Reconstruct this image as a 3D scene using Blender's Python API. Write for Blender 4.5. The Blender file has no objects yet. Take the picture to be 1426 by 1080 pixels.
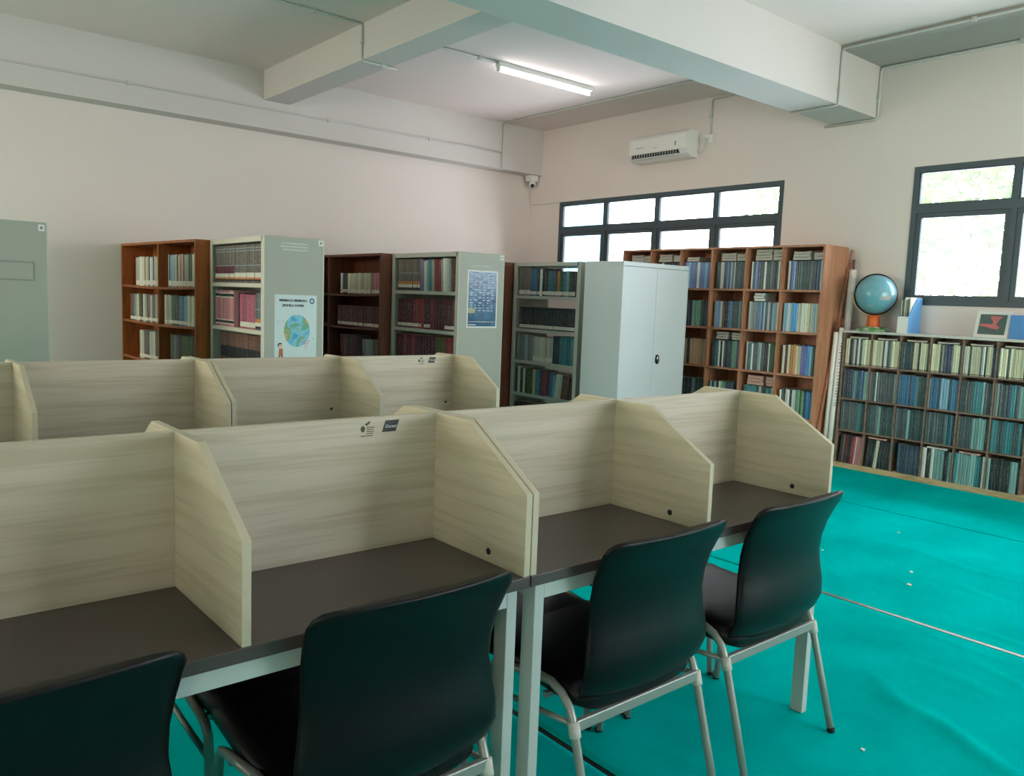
import bpy, bmesh, math, random
from mathutils import Vector, Matrix
random.seed(7)
R = math.radians
col = bpy.context.scene.collection
scene = bpy.context.scene

# ------------------------------------------------------------------ materials
def lin(h):
    h = h.lstrip('#')
    o = []
    for i in (0, 2, 4):
        c = int(h[i:i+2], 16) / 255
        o.append(c/12.92 if c <= .04045 else ((c+.055)/1.055)**2.4)
    return (*o, 1)

def newmat(name):
    m = bpy.data.materials.new(name); m.use_nodes = True
    nt = m.node_tree
    return m, nt, nt.nodes['Principled BSDF']

def mat(name, hexcol, rough=.5, metal=0, var=.08, scale=12, bump=0, bscale=200, stretch=(1, 1, 1), spec=.5, coat=0):
    """A plain surface: the base colour with a little noise in it, and an optional fine bump."""
    m, nt, b = newmat(name)
    N, L = nt.nodes, nt.links
    tc = N.new('ShaderNodeTexCoord'); mp = N.new('ShaderNodeMapping')
    mp.inputs['Scale'].default_value = stretch
    L.new(tc.outputs['Object'], mp.inputs['Vector'])
    nz = N.new('ShaderNodeTexNoise'); nz.inputs['Scale'].default_value = scale; nz.inputs['Detail'].default_value = 4
    L.new(mp.outputs['Vector'], nz.inputs['Vector'])
    mx = N.new('ShaderNodeMix'); mx.data_type = 'RGBA'
    c = lin(hexcol)
    mx.inputs['A'].default_value = tuple(max(0, v*(1-var)) for v in c[:3]) + (1,)
    mx.inputs['B'].default_value = tuple(min(1, v*(1+var)) for v in c[:3]) + (1,)
    L.new(nz.outputs['Fac'], mx.inputs['Factor'])
    L.new(mx.outputs['Result'], b.inputs['Base Color'])
    b.inputs['Roughness'].default_value = rough; b.inputs['Metallic'].default_value = metal
    b.inputs['Specular IOR Level'].default_value = spec
    b.inputs['Coat Weight'].default_value = coat; b.inputs['Coat Roughness'].default_value = .15
    if bump:
        n2 = N.new('ShaderNodeTexNoise'); n2.inputs['Scale'].default_value = bscale; n2.inputs['Detail'].default_value = 3
        L.new(tc.outputs['Object'], n2.inputs['Vector'])
        bp = N.new('ShaderNodeBump'); bp.inputs['Strength'].default_value = bump; bp.inputs['Distance'].default_value = .003
        L.new(n2.outputs['Fac'], bp.inputs['Height']); L.new(bp.outputs['Normal'], b.inputs['Normal'])
    return m

def wood(name, light, dark, stretch, rough=.5, scale=1.0, fine=.35):
    """Printed wood grain running along the axis with the small stretch value."""
    m, nt, b = newmat(name)
    N, L = nt.nodes, nt.links
    tc = N.new('ShaderNodeTexCoord'); mp = N.new('ShaderNodeMapping')
    mp.inputs['Scale'].default_value = stretch
    L.new(tc.outputs['Object'], mp.inputs['Vector'])
    a = N.new('ShaderNodeTexNoise'); a.inputs['Scale'].default_value = scale; a.inputs['Detail'].default_value = 5
    a.inputs['Roughness'].default_value = .6; a.inputs['Distortion'].default_value = .25
    f = N.new('ShaderNodeTexNoise'); f.inputs['Scale'].default_value = scale*5; f.inputs['Detail'].default_value = 3
    L.new(mp.outputs['Vector'], a.inputs['Vector']); L.new(mp.outputs['Vector'], f.inputs['Vector'])
    ad = N.new('ShaderNodeMath'); ad.operation = 'MULTIPLY_ADD'
    ad.inputs[1].default_value = fine; L.new(f.outputs['Fac'], ad.inputs[0]); L.new(a.outputs['Fac'], ad.inputs[2])
    rp = N.new('ShaderNodeValToRGB')
    rp.color_ramp.elements[0].position = .38 + fine*.5; rp.color_ramp.elements[0].color = lin(dark)
    rp.color_ramp.elements[1].position = .58 + fine*.5; rp.color_ramp.elements[1].color = lin(light)
    L.new(ad.outputs[0], rp.inputs['Fac']); L.new(rp.outputs['Color'], b.inputs['Base Color'])
    b.inputs['Roughness'].default_value = rough
    return m

def emit(name, color, strength):
    m, nt, b = newmat(name)
    b.inputs['Emission Color'].default_value = color; b.inputs['Emission Strength'].default_value = strength
    b.inputs['Base Color'].default_value = color
    return m

M = {}
M['wall'] = mat('wall_paint', '#dbd1ca', .85, var=.03, scale=1.2, bump=.15, bscale=90)
M['ceiling'] = mat('ceiling_paint', '#e0d2cc', .9, var=.03, scale=1.0, bump=.1, bscale=60)
M['beam'] = mat('beam_paint', '#c8c3be', .85, var=.03, scale=1.2, bump=.12, bscale=80)
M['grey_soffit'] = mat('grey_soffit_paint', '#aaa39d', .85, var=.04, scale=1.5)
M['underfloor'] = mat('dark_floor', '#3a3a38', .7, var=.1)
M['melamine'] = wood('pale_wood_grain_along_the_desk', '#c6beaa', '#b7ae97', (.5, 14, 14), .5, 2.2, .5)
M['melamine_side'] = wood('pale_wood_grain_across_the_desk', '#d6ccb3', '#c8bea1', (14, .6, 14), .5, 2.2, .5)
M['edge'] = mat('pale_edge_band', '#c4b9a0', .5, var=.03)
M['desktop'] = mat('dark_brown_desk_top', '#4c423f', .36, var=.10, scale=30, stretch=(1, 6, 6))
M['desk_metal'] = mat('pale_grey_desk_steel', '#b6c0ba', .45, var=.03)
M['leather'] = mat('black_leatherette', '#0e0c0c', .34, spec=.28, var=.2, scale=30, bump=.25, bscale=350)
M['chair_metal'] = mat('grey_chair_tube', '#9b9f97', .38, metal=.35, var=.08, scale=25)
M['tape'] = mat('worn_white_tape', '#c9c8bd', .6, var=.2, scale=80)
M['rubber'] = mat('black_rubber', '#151515', .8)
M['rack_metal'] = mat('grey_green_rack_steel', '#a1a395', .5, var=.03, scale=3)
M['rack_front'] = mat('pale_rack_steel', '#c4c3b8', .5, var=.03, scale=3)
M['rack_front_lit'] = mat('warm_lit_rack_steel', '#dcd2c3', .5, var=.03, scale=3)  # rack front steel with warm side light put into its colour
M['cabinet_metal'] = mat('pale_blue_grey_cabinet_steel', '#d3d8da', .42, var=.02, scale=2)
M['brown_wood'] = wood('brown_bookcase_wood', '#a9602f', '#8a4a22', (6, 6, .6), .45, 2.5, .4)
M['brown_dark'] = wood('dark_brown_bookcase_wood', '#6f3f29', '#57301f', (6, 6, .6), .5, 2.5, .4)
M['tall_wood'] = wood('red_brown_bookcase_wood', '#b98266', '#a5704f', (7, 7, .7), .5, 2.5, .4)
M['low_wood'] = wood('light_brown_bookcase_wood', '#8a7060', '#715a4c', (7, .7, 7), .55, 2.5, .4)
M['plinth_wood'] = wood('bare_plywood', '#c9ae86', '#ab8f68', (7, .8, 7), .7, 3, .5)
M['grey_top'] = mat('pale_grey_laminate', '#c7c3bd', .5, var=.04)
M['alu'] = mat('dark_window_aluminium', '#3a4a50', .45, var=.06, scale=8)
M['plastic_white'] = mat('white_plastic', '#dcdcd6', .4, var=.02)
M['plastic_grey'] = mat('grey_plastic', '#b9beba', .45, var=.02)
M['dark'] = mat('dark_slot', '#1d1e1e', .6)
M['black_gloss'] = mat('black_gloss', '#0b0b0c', .12)
M['chrome'] = mat('chrome', '#c8c8c8', .2, metal=1, var=.02)
M['paper'] = mat('white_paper', '#e4e2dc', .8, var=.03, scale=40)
M['paper_old'] = mat('greyed_paper', '#b9b2a6', .85, var=.12, scale=60, stretch=(1, 1, 8))
M['paper_pink'] = mat('pink_paper', '#cfa397', .85, var=.1, scale=60, stretch=(1, 1, 8))
M['tube'] = emit('fluorescent_tube_glow', (1, .95, .95, 1), 24)
M['batten'] = mat('white_lamp_batten', '#e6e6e2', .4, var=.02)
M['conduit'] = mat('grey_painted_conduit', '#bdbcb6', .6, var=.03)
M['ink'] = mat('black_ink', '#2c2c30', .7)
M['white_ink'] = mat('white_ink', '#c4cdc8', .7)
M['blue_ink'] = mat('blue_ink', '#5b7391', .7)
def strip_mat():
    m, nt, b = newmat('scuffed_metal_strip'); N, L = nt.nodes, nt.links
    tc = N.new('ShaderNodeTexCoord'); sp = N.new('ShaderNodeSeparateXYZ'); L.new(tc.outputs['Object'], sp.inputs[0])
    nz = N.new('ShaderNodeTexNoise'); nz.inputs['Scale'].default_value = 30; L.new(tc.outputs['Object'], nz.inputs['Vector'])
    mr = N.new('ShaderNodeMapRange'); mr.inputs['From Min'].default_value = .12; mr.inputs['From Max'].default_value = -.25; L.new(sp.outputs['Y'], mr.inputs['Value'])
    ad = N.new('ShaderNodeMath'); ad.operation = 'MULTIPLY_ADD'; ad.inputs[1].default_value = .3; ad.use_clamp = True
    L.new(nz.outputs['Fac'], ad.inputs[0]); L.new(mr.outputs['Result'], ad.inputs[2])
    mx = N.new('ShaderNodeMix'); mx.data_type = 'RGBA'; mx.inputs['A'].default_value = lin('#5e5a55'); mx.inputs['B'].default_value = lin('#b9c2c2')
    L.new(ad.outputs[0], mx.inputs['Factor']); L.new(mx.outputs['Result'], b.inputs['Base Color']); b.inputs['Roughness'].default_value = .45
    return m
M['seam_white'] = strip_mat()

# carpet: matted green felt
def carpet_mat():
    m, nt, b = newmat('green_felt_carpet')
    N, L = nt.nodes, nt.links
    tc = N.new('ShaderNodeTexCoord')
    a = N.new('ShaderNodeTexNoise'); a.inputs['Scale'].default_value = 2.2; a.inputs['Detail'].default_value = 6
    f = N.new('ShaderNodeTexNoise'); f.inputs['Scale'].default_value = 320; f.inputs['Detail'].default_value = 2
    L.new(tc.outputs['Object'], a.inputs['Vector']); L.new(tc.outputs['Object'], f.inputs['Vector'])
    ad = N.new('ShaderNodeMath'); ad.operation = 'MULTIPLY_ADD'; ad.inputs[1].default_value = .3
    L.new(f.outputs['Fac'], ad.inputs[0]); L.new(a.outputs['Fac'], ad.inputs[2])
    rp = N.new('ShaderNodeValToRGB')
    rp.color_ramp.elements[0].position = .45; rp.color_ramp.elements[0].color = lin('#00a8a2')
    rp.color_ramp.elements[1].position = .85; rp.color_ramp.elements[1].color = lin('#00c0ba')
    L.new(ad.outputs[0], rp.inputs['Fac']); L.new(rp.outputs['Color'], b.inputs['Base Color'])
    b.inputs['Roughness'].default_value = 1; b.inputs['Specular IOR Level'].default_value = 0
    bp = N.new('ShaderNodeBump'); bp.inputs['Strength'].default_value = .4; bp.inputs['Distance'].default_value = .002
    L.new(f.outputs['Fac'], bp.inputs['Height']); L.new(bp.outputs['Normal'], b.inputs['Normal'])
    return m
M['carpet'] = carpet_mat()

def glass_mat(name, haze):
    """Window pane: mostly clear, a fresnel reflection, and a white haze of the given weight added to wash out the view."""
    m, nt, b = newmat(name)
    N, L = nt.nodes, nt.links
    N.remove(b); out = N['Material Output']
    tr = N.new('ShaderNodeBsdfTransparent'); tr.inputs['Color'].default_value = (.93, .97, .96, 1)
    tl = N.new('ShaderNodeBsdfTranslucent'); tl.inputs['Color'].default_value = (.9, .95, .95, 1)
    gl = N.new('ShaderNodeBsdfGlossy'); gl.inputs['Roughness'].default_value = .03
    m1 = N.new('ShaderNodeMixShader'); m1.inputs[0].default_value = haze  # added haze, brightens the view outdoors like glare
    L.new(tr.outputs[0], m1.inputs[1]); L.new(tl.outputs[0], m1.inputs[2])
    lw = N.new('ShaderNodeLayerWeight'); lw.inputs['Blend'].default_value = .12
    m2 = N.new('ShaderNodeMixShader'); L.new(lw.outputs['Fresnel'], m2.inputs[0])
    L.new(m1.outputs[0], m2.inputs[1]); L.new(gl.outputs[0], m2.inputs[2])
    L.new(m2.outputs[0], out.inputs['Surface'])
    return m
M['glass'] = glass_mat('clear_window_glass', .038)
M['glass_film'] = glass_mat('hazy_window_glass', .046)

# ------------------------------------------------------------------ mesh builder
class MB:
    def __init__(s): s.v = []; s.f = []; s.m = []
    def box(s, x0, x1, y0, y1, z0, z1, mi=0):
        if x0 > x1: x0, x1 = x1, x0
        if y0 > y1: y0, y1 = y1, y0
        if z0 > z1: z0, z1 = z1, z0
        n = len(s.v)
        s.v += [(x0,y0,z0),(x1,y0,z0),(x1,y1,z0),(x0,y1,z0),(x0,y0,z1),(x1,y0,z1),(x1,y1,z1),(x0,y1,z1)]
        for q in ((0,3,2,1),(4,5,6,7),(0,1,5,4),(1,2,6,5),(2,3,7,6),(3,0,4,7)):
            s.f.append(tuple(n+i for i in q)); s.m.append(mi)
        return s
    def prism(s, pts, a, b, axis='x', mi=0, rim=None):
        """Polygon pts swept from a to b along an axis; pts are (y,z) for x, (x,z) for y, (x,y) for z."""
        n = len(s.v); k = len(pts)
        for t in (a, b):
            for p, q in pts:
                s.v.append({'x': (t,p,q), 'y': (p,t,q), 'z': (p,q,t)}[axis])
        s.f.append(tuple(range(n, n+k))[::-1]); s.m.append(mi)
        s.f.append(tuple(range(n+k, n+2*k))); s.m.append(mi)
        for i in range(k):
            j = (i+1) % k
            s.f.append((n+i, n+j, n+k+j, n+k+i)); s.m.append(mi if rim is None else rim)
        return s
    def rings(s, rings, mi=0, cap=True):
        n = len(s.v); k = len(rings[0])
        for r in rings: s.v += [tuple(p) for p in r]
        for a in range(len(rings)-1):
            for i in range(k):
                j = (i+1) % k
                s.f.append((n+a*k+i, n+a*k+j, n+(a+1)*k+j, n+(a+1)*k+i)); s.m.append(mi)
        if cap:
            s.f.append(tuple(n+i for i in range(k))[::-1]); s.m.append(mi)
            e = n+(len(rings)-1)*k
            s.f.append(tuple(e+i for i in range(k))); s.m.append(mi)
        return s
    def tube(s, pts, r, seg=10, mi=0, rad=None):
        pts = [Vector(p) for p in pts]; rr = []
        up = Vector((0,0,1))
        prev = None
        for i, p in enumerate(pts):
            d = (pts[min(i+1, len(pts)-1)] - pts[max(i-1, 0)]).normalized()
            if prev is None:
                ref = Vector((1,0,0)) if abs(d.z) > .8 else up
                n1 = d.cross(ref).normalized()
            else:
                n1 = (prev - d*prev.dot(d)).normalized()
            prev = n1; n2 = d.cross(n1)
            q = rad[i] if rad else r
            rr.append([p + (n1*math.cos(2*math.pi*k/seg) + n2*math.sin(2*math.pi*k/seg))*q for k in range(seg)])
        return s.rings(rr, mi)
    def lathe(s, prof, c=(0,0,0), seg=32, mi=0):
        """prof: list of (radius, z)"""
        return s.rings([[(c[0]+r*math.cos(2*math.pi*k/seg), c[1]+r*math.sin(2*math.pi*k/seg), c[2]+z) for k in range(seg)] for r, z in prof], mi)
    def mesh(s, name, mats, smooth=False, off=(0,0,0)):
        me = bpy.data.meshes.new(name)
        me.from_pydata([(a-off[0], b-off[1], c-off[2]) for a, b, c in s.v], [], s.f)
        for m in (mats if isinstance(mats, (list, tuple)) else [mats]): me.materials.append(m)
        me.polygons.foreach_set('material_index', s.m)
        bm = bmesh.new(); bm.from_mesh(me)
        bmesh.ops.recalc_face_normals(bm, faces=bm.faces); bm.to_mesh(me); bm.free()
        if smooth: me.polygons.foreach_set('use_smooth', [True]*len(me.polygons))
        me.update()
        return me
    def build(s, name, mats, parent=None, smooth=False, bevel=0, world=True):
        """Links the mesh. With a parent, vertices given in world coordinates are taken relative to it."""
        off = tuple(parent['_o']) if (parent is not None and world) else (0,0,0)
        o = bpy.data.objects.new(name, s.mesh(name, mats, smooth, off))
        col.objects.link(o)
        if parent is not None: o.parent = parent
        o['_o'] = off
        if bevel:
            b = o.modifiers.new('edge', 'BEVEL'); b.width = bevel; b.segments = 2; b.limit_method = 'ANGLE'; b.angle_limit = R(40)
        return o

def tag(o, label=None, cat=None, group=None, kind=None):
    if label: o['label'] = label
    if cat: o['category'] = cat
    if group: o['group'] = group
    if kind: o['kind'] = kind
    return o

def thing(name, loc, label, cat, group=None, rz=0):
    o = bpy.data.objects.new(name, None); col.objects.link(o)
    o.location = loc; o.rotation_euler = (0,0,rz); o.empty_display_size = .1
    o['_o'] = tuple(loc)
    return tag(o, label, cat, group)

def struct(o): o['kind'] = 'structure'; return o

def copy_tree(o, parent=None):
    c = o.copy(); col.objects.link(c)
    if parent is not None: c.parent = parent
    for ch in [x for x in bpy.data.objects if x.parent == o]:
        copy_tree(ch, c)
    return c

def text_mesh(body, size, extrude=.0004, align='CENTER', shear=0, bold=0):
    cu = bpy.data.curves.new('lettering', 'FONT'); cu.body = body; cu.size = size; cu.align_x = align; cu.align_y = 'CENTER'
    cu.extrude = extrude; cu.shear = shear; cu.resolution_u = 3; cu.offset = bold
    o = bpy.data.objects.new('lettering', cu); col.objects.link(o)
    dg = bpy.context.evaluated_depsgraph_get(); dg.update()
    me = bpy.data.meshes.new_from_object(o.evaluated_get(dg))
    bpy.data.objects.remove(o)
    return me

def lettering(body, size, loc, m, parent, facing='-y', shear=0, name='lettering', bold=0):
    me = text_mesh(body, size, shear=shear, bold=bold)
    me.materials.clear(); me.materials.append(m)
    rot = {'-y': Matrix.Rotation(R(90), 4, 'X'), '-x': Matrix.Rotation(R(-90), 4, 'Z') @ Matrix.Rotation(R(90), 4, 'X')}[facing]
    po = parent['_o']
    me.transform(Matrix.Translation(Vector(loc) - Vector(po)) @ rot)
    o = bpy.data.objects.new(name, me); col.objects.link(o); o.parent = parent; o['_o'] = po
    return o

def ellipse(c, rx, rz, n=28): return [(c[0]+rx*math.cos(2*math.pi*k/n), c[1]+rz*math.sin(2*math.pi*k/n)) for k in range(n)]

# ------------------------------------------------------------------ room
XW, YL, ZC = 5.98, 6.64, 3.60
XB, YB = -5.5, -4.6
T = .16
struct(MB().box(XB-T, XW+T, YB-T, YL+T, -.12, -.008).build('floor', M['underfloor']))
struct(MB().box(XB-T, XW+T, YB-T, YL+T, ZC, ZC+.15).build('ceiling', M['ceiling']))

def wall_with_holes(name, xa, xb, holes, swap=False):
    """A wall in the yz plane (xz when swapped) with rectangular openings (y0,y1,z0,z1)."""
    m = MB(); hs = sorted(holes)
    a, b = (XB-T, XW+T) if swap else (YB, YL)
    def bx(p, q, c, d):
        m.box(p, q, xa, xb, c, d) if swap else m.box(xa, xb, p, q, c, d)
    y = a
    for h in hs:
        bx(y, h[0], -.1, ZC); bx(h[0], h[1], -.1, h[2]); bx(h[0], h[1], h[3], ZC); y = h[1]
    bx(y, b, -.1, ZC)
    return struct(m.build(name, M['wall']))
WIN_R = [(2.81, 6.04, 1.48, 2.66), (-1.68, 1.55, 1.48, 2.66)]
wall_with_holes('wall_right', XW, XW+T, WIN_R)
WIN_L = [(-3.9, -2.8, .95, 2.66), (-1.15, -.3, .95, 2.66), (2.42, 4.75, .95, 3.42), (5.0, 6.4, .95, 2.66)]  # unseen windows; openings sized to set the light from this side
wall_with_holes('wall_far', XB-T, XB, WIN_L)
struct(MB().box(XB-T, XW+T, YL, YL+T, -.1, ZC).build('wall_left', M['wall']))
ADDED_WIN_B = [(-5.0, -3.5, .95, 2.66), (2.0, 5.7, .6, 2.66)]  # unseen windows, added to throw front light from behind the camera
wall_with_holes('wall_back', YB-T, YB, ADDED_WIN_B, True)

nwin = 0
def window(x, sgn, y0, y1, z0, z1, n, zt, swap=False):
    """Aluminium window set in the wall; x is the room face, sgn points outdoors."""
    global nwin; nwin += 1
    m = MB(); a, b = x - sgn*.006, x + sgn*.065
    t = .045
    m.box(a, b, y0, y1, z1-t, z1); m.box(a, b, y0, y1, z0, z0+t)
    m.box(a, b, y0, y0+t, z0+t, z1-t); m.box(a, b, y1-t, y1, z0+t, z1-t)
    m.box(a, b, y0+t, y1-t, zt-.035, zt+.035)
    w = (y1-y0)/n
    for i in range(1, n):
        m.box(a, b, y0+i*w-.022, y0+i*w+.022, z0+t, zt-.035); m.box(a, b, y0+i*w-.022, y0+i*w+.022, zt+.035, z1-t)
    for i in range(n):              # sash frames: thick below the transom, thin above
        p0 = y0+i*w + (t if i == 0 else .022); p1 = y0+(i+1)*w - (t if i == n-1 else .022)
        for (q0, q1, s) in ((z0+t, zt-.035, .042), (zt+.035, z1-t, .012)):
            c, d = x + sgn*.008, x + sgn*.045
            m.box(c, d, p0, p1, q0, q0+s); m.box(c, d, p0, p1, q1-s, q1)
            m.box(c, d, p0, p0+s, q0+s, q1-s); m.box(c, d, p1-s, p1, q0+s, q1-s)
    g = MB(); h = MB()
    gx = x + sgn*.03
    for i in range(n):
        h.box(gx, gx+.004, y0+i*w+.03, y0+(i+1)*w-.03, z0+.06, zt-.05)
        g.box(gx, gx+.004, y0+i*w+.03, y0+(i+1)*w-.03, zt+.04, z1-.05)
    if swap:
        for q in (m, g, h): q.v = [(b_, a_, c_) for a_, b_, c_ in q.v]
    f = struct(m.build('window_%d' % nwin, M['alu']))
    g.build('upper_pane', M['glass'], f); h.build('lower_pane', M['glass_film'], f)
    return f
for h in WIN_R: window(XW, 1, *h, 4, 2.30)
for h in WIN_L: window(XB, -1, *h, 4, 2.30)
for h in ADDED_WIN_B: window(YB, -1, *h, 4, 2.30, True)

# beams
struct(MB().box(XB, XW, 6.42, YL, 3.03, ZC).build('ceiling_beam', M['beam']))           # along the book wall
struct(MB().box(XB, XW, 1.93, 2.36, 3.125, ZC).build('ceiling_beam', M['beam']))       # the deep one to the windows
struct(MB().box(2.185, 2.46, 2.36, 6.42, 3.31, ZC).build('ceiling_beam', M['beam']))
struct(MB().box(2.185, 2.46, YB, 1.93, 3.31, ZC).build('ceiling_beam', M['beam']))
struct(MB().box(-2.2, -1.92, YB, 1.93, 3.31, ZC).build('ceiling_beam', M['beam']))
struct(MB().box(-2.2, -1.92, 2.36, 6.42, 3.31, ZC).build('ceiling_beam', M['beam']))
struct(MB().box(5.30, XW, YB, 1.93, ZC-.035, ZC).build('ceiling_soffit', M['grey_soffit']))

# ------------------------------------------------------------------ carpet strips
def carpet(x0, x1, label, wr=0):
    nx, ny = 80, 360
    y0, y1 = YB, YL
    g = MB(); rnd = random.Random(x0)
    def hz(x, y):
        e = min((x-x0)/.08, (x1-x)/.08, 1)
        h = 0
        for (cx, cy, ang, ln, amp, wd) in WRINK:
            dx, dy = x-cx, y-cy
            u = dx*math.cos(ang)+dy*math.sin(ang); v = -dx*math.sin(ang)+dy*math.cos(ang)
            v += .03*math.sin(u*9)
            h += 1.9*amp*math.exp(-(u/ln)**2 - (v/(wd*.7))**2)
        return h*max(0, e)
    for j in range(ny+1):
        for i in range(nx+1):
            x = x0+(x1-x0)*i/nx; y = y0+(y1-y0)*j/ny
            g.v.append((x, y, hz(x, y)))
    for j in range(ny):
        for i in range(nx):
            a = j*(nx+1)+i
            g.f.append((a, a+1, a+nx+2, a+nx+1)); g.m.append(0)
    n = len(g.v)        # thin skirt down to the floor
    ed = [(i) for i in range(nx+1)] + [(j*(nx+1)+nx) for j in range(1, ny+1)] + [ny*(nx+1)+i for i in range(nx-1, -1, -1)] + [j*(nx+1) for j in range(ny-1, 0, -1)]
    for a in ed: g.v.append((g.v[a][0], g.v[a][1], -.007))
    for k in range(len(ed)):
        l = (k+1) % len(ed)
        g.f.append((ed[k], n+k, n+l, ed[l])); g.m.append(0)
    o = g.build('carpet_strip', M['carpet'], smooth=True)
    tag(o, label, 'carpet', 'green carpet strips')
    return o
WRINK = [(1.575,-.80,R(74),.26,.010,.05), (1.70,-.50,R(62),.20,.005,.05), (2.20,-.74,R(80),.16,.004,.04), (2.05,-.60,R(95),.2,.003,.05), (2.42,-.35,R(90),.4,.003,.03),
         (3.18,-.24,R(86),.12,.005,.03), (2.62,-.62,R(92),.2,.004,.03), (3.6,.1,R(82),.5,.003,.05), (1.9,-1.2,R(60),.4,.006,.05), (2.9,.5,R(75),.4,.002,.06)]
carpet(XB, -1.53, 'green felt carpet strip out by the far windows')
carpet(-1.51, .478, 'green felt carpet strip under the nearest carrels')
carpet(.508, 2.493, 'green felt carpet strip between dark gap and pale metal strip')
carpet(2.511, 4.442, 'green felt carpet strip between pale metal strip and thin dark seam')
carpet(4.460, XW, 'green felt carpet strip running under the low bookcase')
o = MB().box(2.490, 2.514, -3.2, .28, 0, .003).build('edging_strip', M['seam_white'], bevel=.001)
tag(o, 'scuffed pale metal strip covering the joint of two green carpets', 'edging strip')

# ------------------------------------------------------------------ study carrels
D, YC, HV, HP, BW, DT = .386, .1515, .196, .3384, .667, .0175
ZT, G = .75, .004
def divider_pts(dy): # profile in (y,z)
    z0, z1, z2 = ZT, ZT+HV, ZT+HP
    return [(dy-D+.001, z0), (dy+D-.001, z0), (dy+D-.001, z1), (dy+YC, z2), (dy-YC, z2), (dy-D+.001, z1)]

def carrel(x0, dy, side, label, sticker):
    """A two-bay, double-sided study desk; x0 is its joint end, side +1 runs towards the windows."""
    L_ = 1.354
    xa, xb = (x0+.002, x0+.002+L_) if side > 0 else (x0-.002-L_, x0-.002)
    t = thing('study_carrel', ((xa+xb)/2, dy, 0), label, 'desk', 'study carrels in two rows')
    MB().box(xa, xb, dy-D-.002, dy+D+.002, ZT-.027, ZT).build('tabletop', M['desktop'], t, bevel=.0015)
    xd = [xa+DT/2, (xa+xb)/2, xb-DT/2]
    for i, x in enumerate(xd):
        d = MB().prism(divider_pts(dy), x-DT/2, x+DT/2, 'x', 0, 1).build('divider', [M['melamine_side'], M['edge']], t, bevel=.001)
        if dy < 1 and (i == 2 or side > 0 and i == 1):
            for (cy, cz) in ((dy-.25, ZT+.027),):
                c = MB()
                c.rings([[(x-DT/2-e, cy+r*math.cos(2*math.pi*k/20), cz+r*math.sin(2*math.pi*k/20)) for k in range(20)] for r, e in ((.0085, -.002), (.0085, .001), (.007, .0014), (.002, .0014))])
                c.build('hole_cap', M['dark'], d)
    for i in (0, 1):
        pm = MB().box(xd[i]+DT/2, xd[i+1]-DT/2, dy-DT/2, dy+DT/2, ZT, ZT+HP); pm.m[1] = 1
        p = pm.build('screen_panel', [M['melamine'], M['edge']], t, bevel=.0008)
        if dy > 1 and side > 0:          # screw caps seen beside the dividers in the back row
            for z in (ZT+.088, ZT+.269):
                c = MB(); cx = xd[i+1]-DT/2-.045
                c.rings([[(cx+r*math.cos(2*math.pi*k/16), dy-DT/2-e, z+r*math.sin(2*math.pi*k/16)) for k in range(16)] for r, e in ((.007, -.001), (.007, .0008), (.004, .001))])
                c.build('screw_cap', M['dark'] if z < 1 else M['plastic_grey'], p)
        if sticker and i == 1:
            y = dy-DT/2
            cx = xb-DT-.14
            s = MB().prism([(cx-.024, 1.049), (cx+.016, 1.049), (cx+.026, 1.078), (cx-.014, 1.078)], y-.0006, y+.0002, 'y').build('maker_sticker', M['ink_black'], p)
            tag(s, 'black slanted sticker with white script')
            lettering('Donati', .0118, (cx+.001, y-.0011, 1.0625), M['white_ink'], s, shear=.3)
            e = MB()
            ex = cx-.072
            e.prism(ellipse((ex-.006, 1.060), .006, .008, 14), y-.0006, y+.0002, 'y')
            e.prism([(ex-.002, 1.071), (ex+.014, 1.080), (ex+.013, 1.074), (ex+.006, 1.068)], y-.0006, y+.0002, 'y')
            for k in range(4): e.box(ex+.004, ex+.026-.003*(k % 2), y-.0006, y+.0002, 1.0645-.005*k, 1.0625-.005*k)
            e.box(ex-.012, ex+.022, y-.0006, y+.0002, 1.0435, 1.0415)
            tag(e.build('leaf_sticker', M['leaf_ink'], p), 'green leaf emblem with small print')
    for sx in (xa+.026, xb-.026-.03):
        for sy in (dy-D+.012, dy+D-.012-.045):
            MB().box(sx, sx+.03, sy, sy+.045, 0, ZT-.0272).build('leg', M['desk_metal'], t, bevel=.002)
    for sy in (dy-D+.0125, dy+D-.0125-.03): MB().box(xa+.0562, xb-.0562, sy, sy+.03, ZT-.027-.042, ZT-.0272).build('apron_rail', M['desk_metal'], t, bevel=.0015)
    for sx in (xa+.0265, xb-.026-.0295): MB().box(sx, sx+.029, dy-D+.0572, dy+D-.0572, ZT-.027-.04, ZT-.0272).build('apron_rail', M['desk_metal'], t, bevel=.0015)
    return t
M['ink_black'] = mat('black_sticker', '#101114', .35)
M['leaf_ink'] = mat('dark_green_ink', '#3f4a2e', .6)
carrel(0, 0, -1, 'pale wood-grain carrel in front row with leaf and black stickers on screen', True)
carrel(0, 0, 1, 'pale wood-grain carrel without stickers in front row, nearest the windows', False)
DX, DY = -.0423, 1.7623
carrel(DX, DY, -1, 'pale wood-grain carrel in back row, in front of plain grey rack', False)
carrel(DX, DY, 1, 'pale wood-grain carrel with stickers in back row, before the blue poster rack', True)

# ------------------------------------------------------------------ chairs
def ring(c, aw, at, hw, ht, n=28, ex=3.2, curv=0.0):
    o = []
    for k in range(n):
        a = 2*math.pi*k/n
        ca, sa = math.cos(a), math.sin(a)
        u = math.copysign(abs(ca)**(2/ex), ca); v = math.copysign(abs(sa)**(2/ex), sa)
        o.append(Vector(c) + Vector(aw)*u*hw + Vector(at)*(v*ht + curv*(1-u*u)))
    return o

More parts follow.
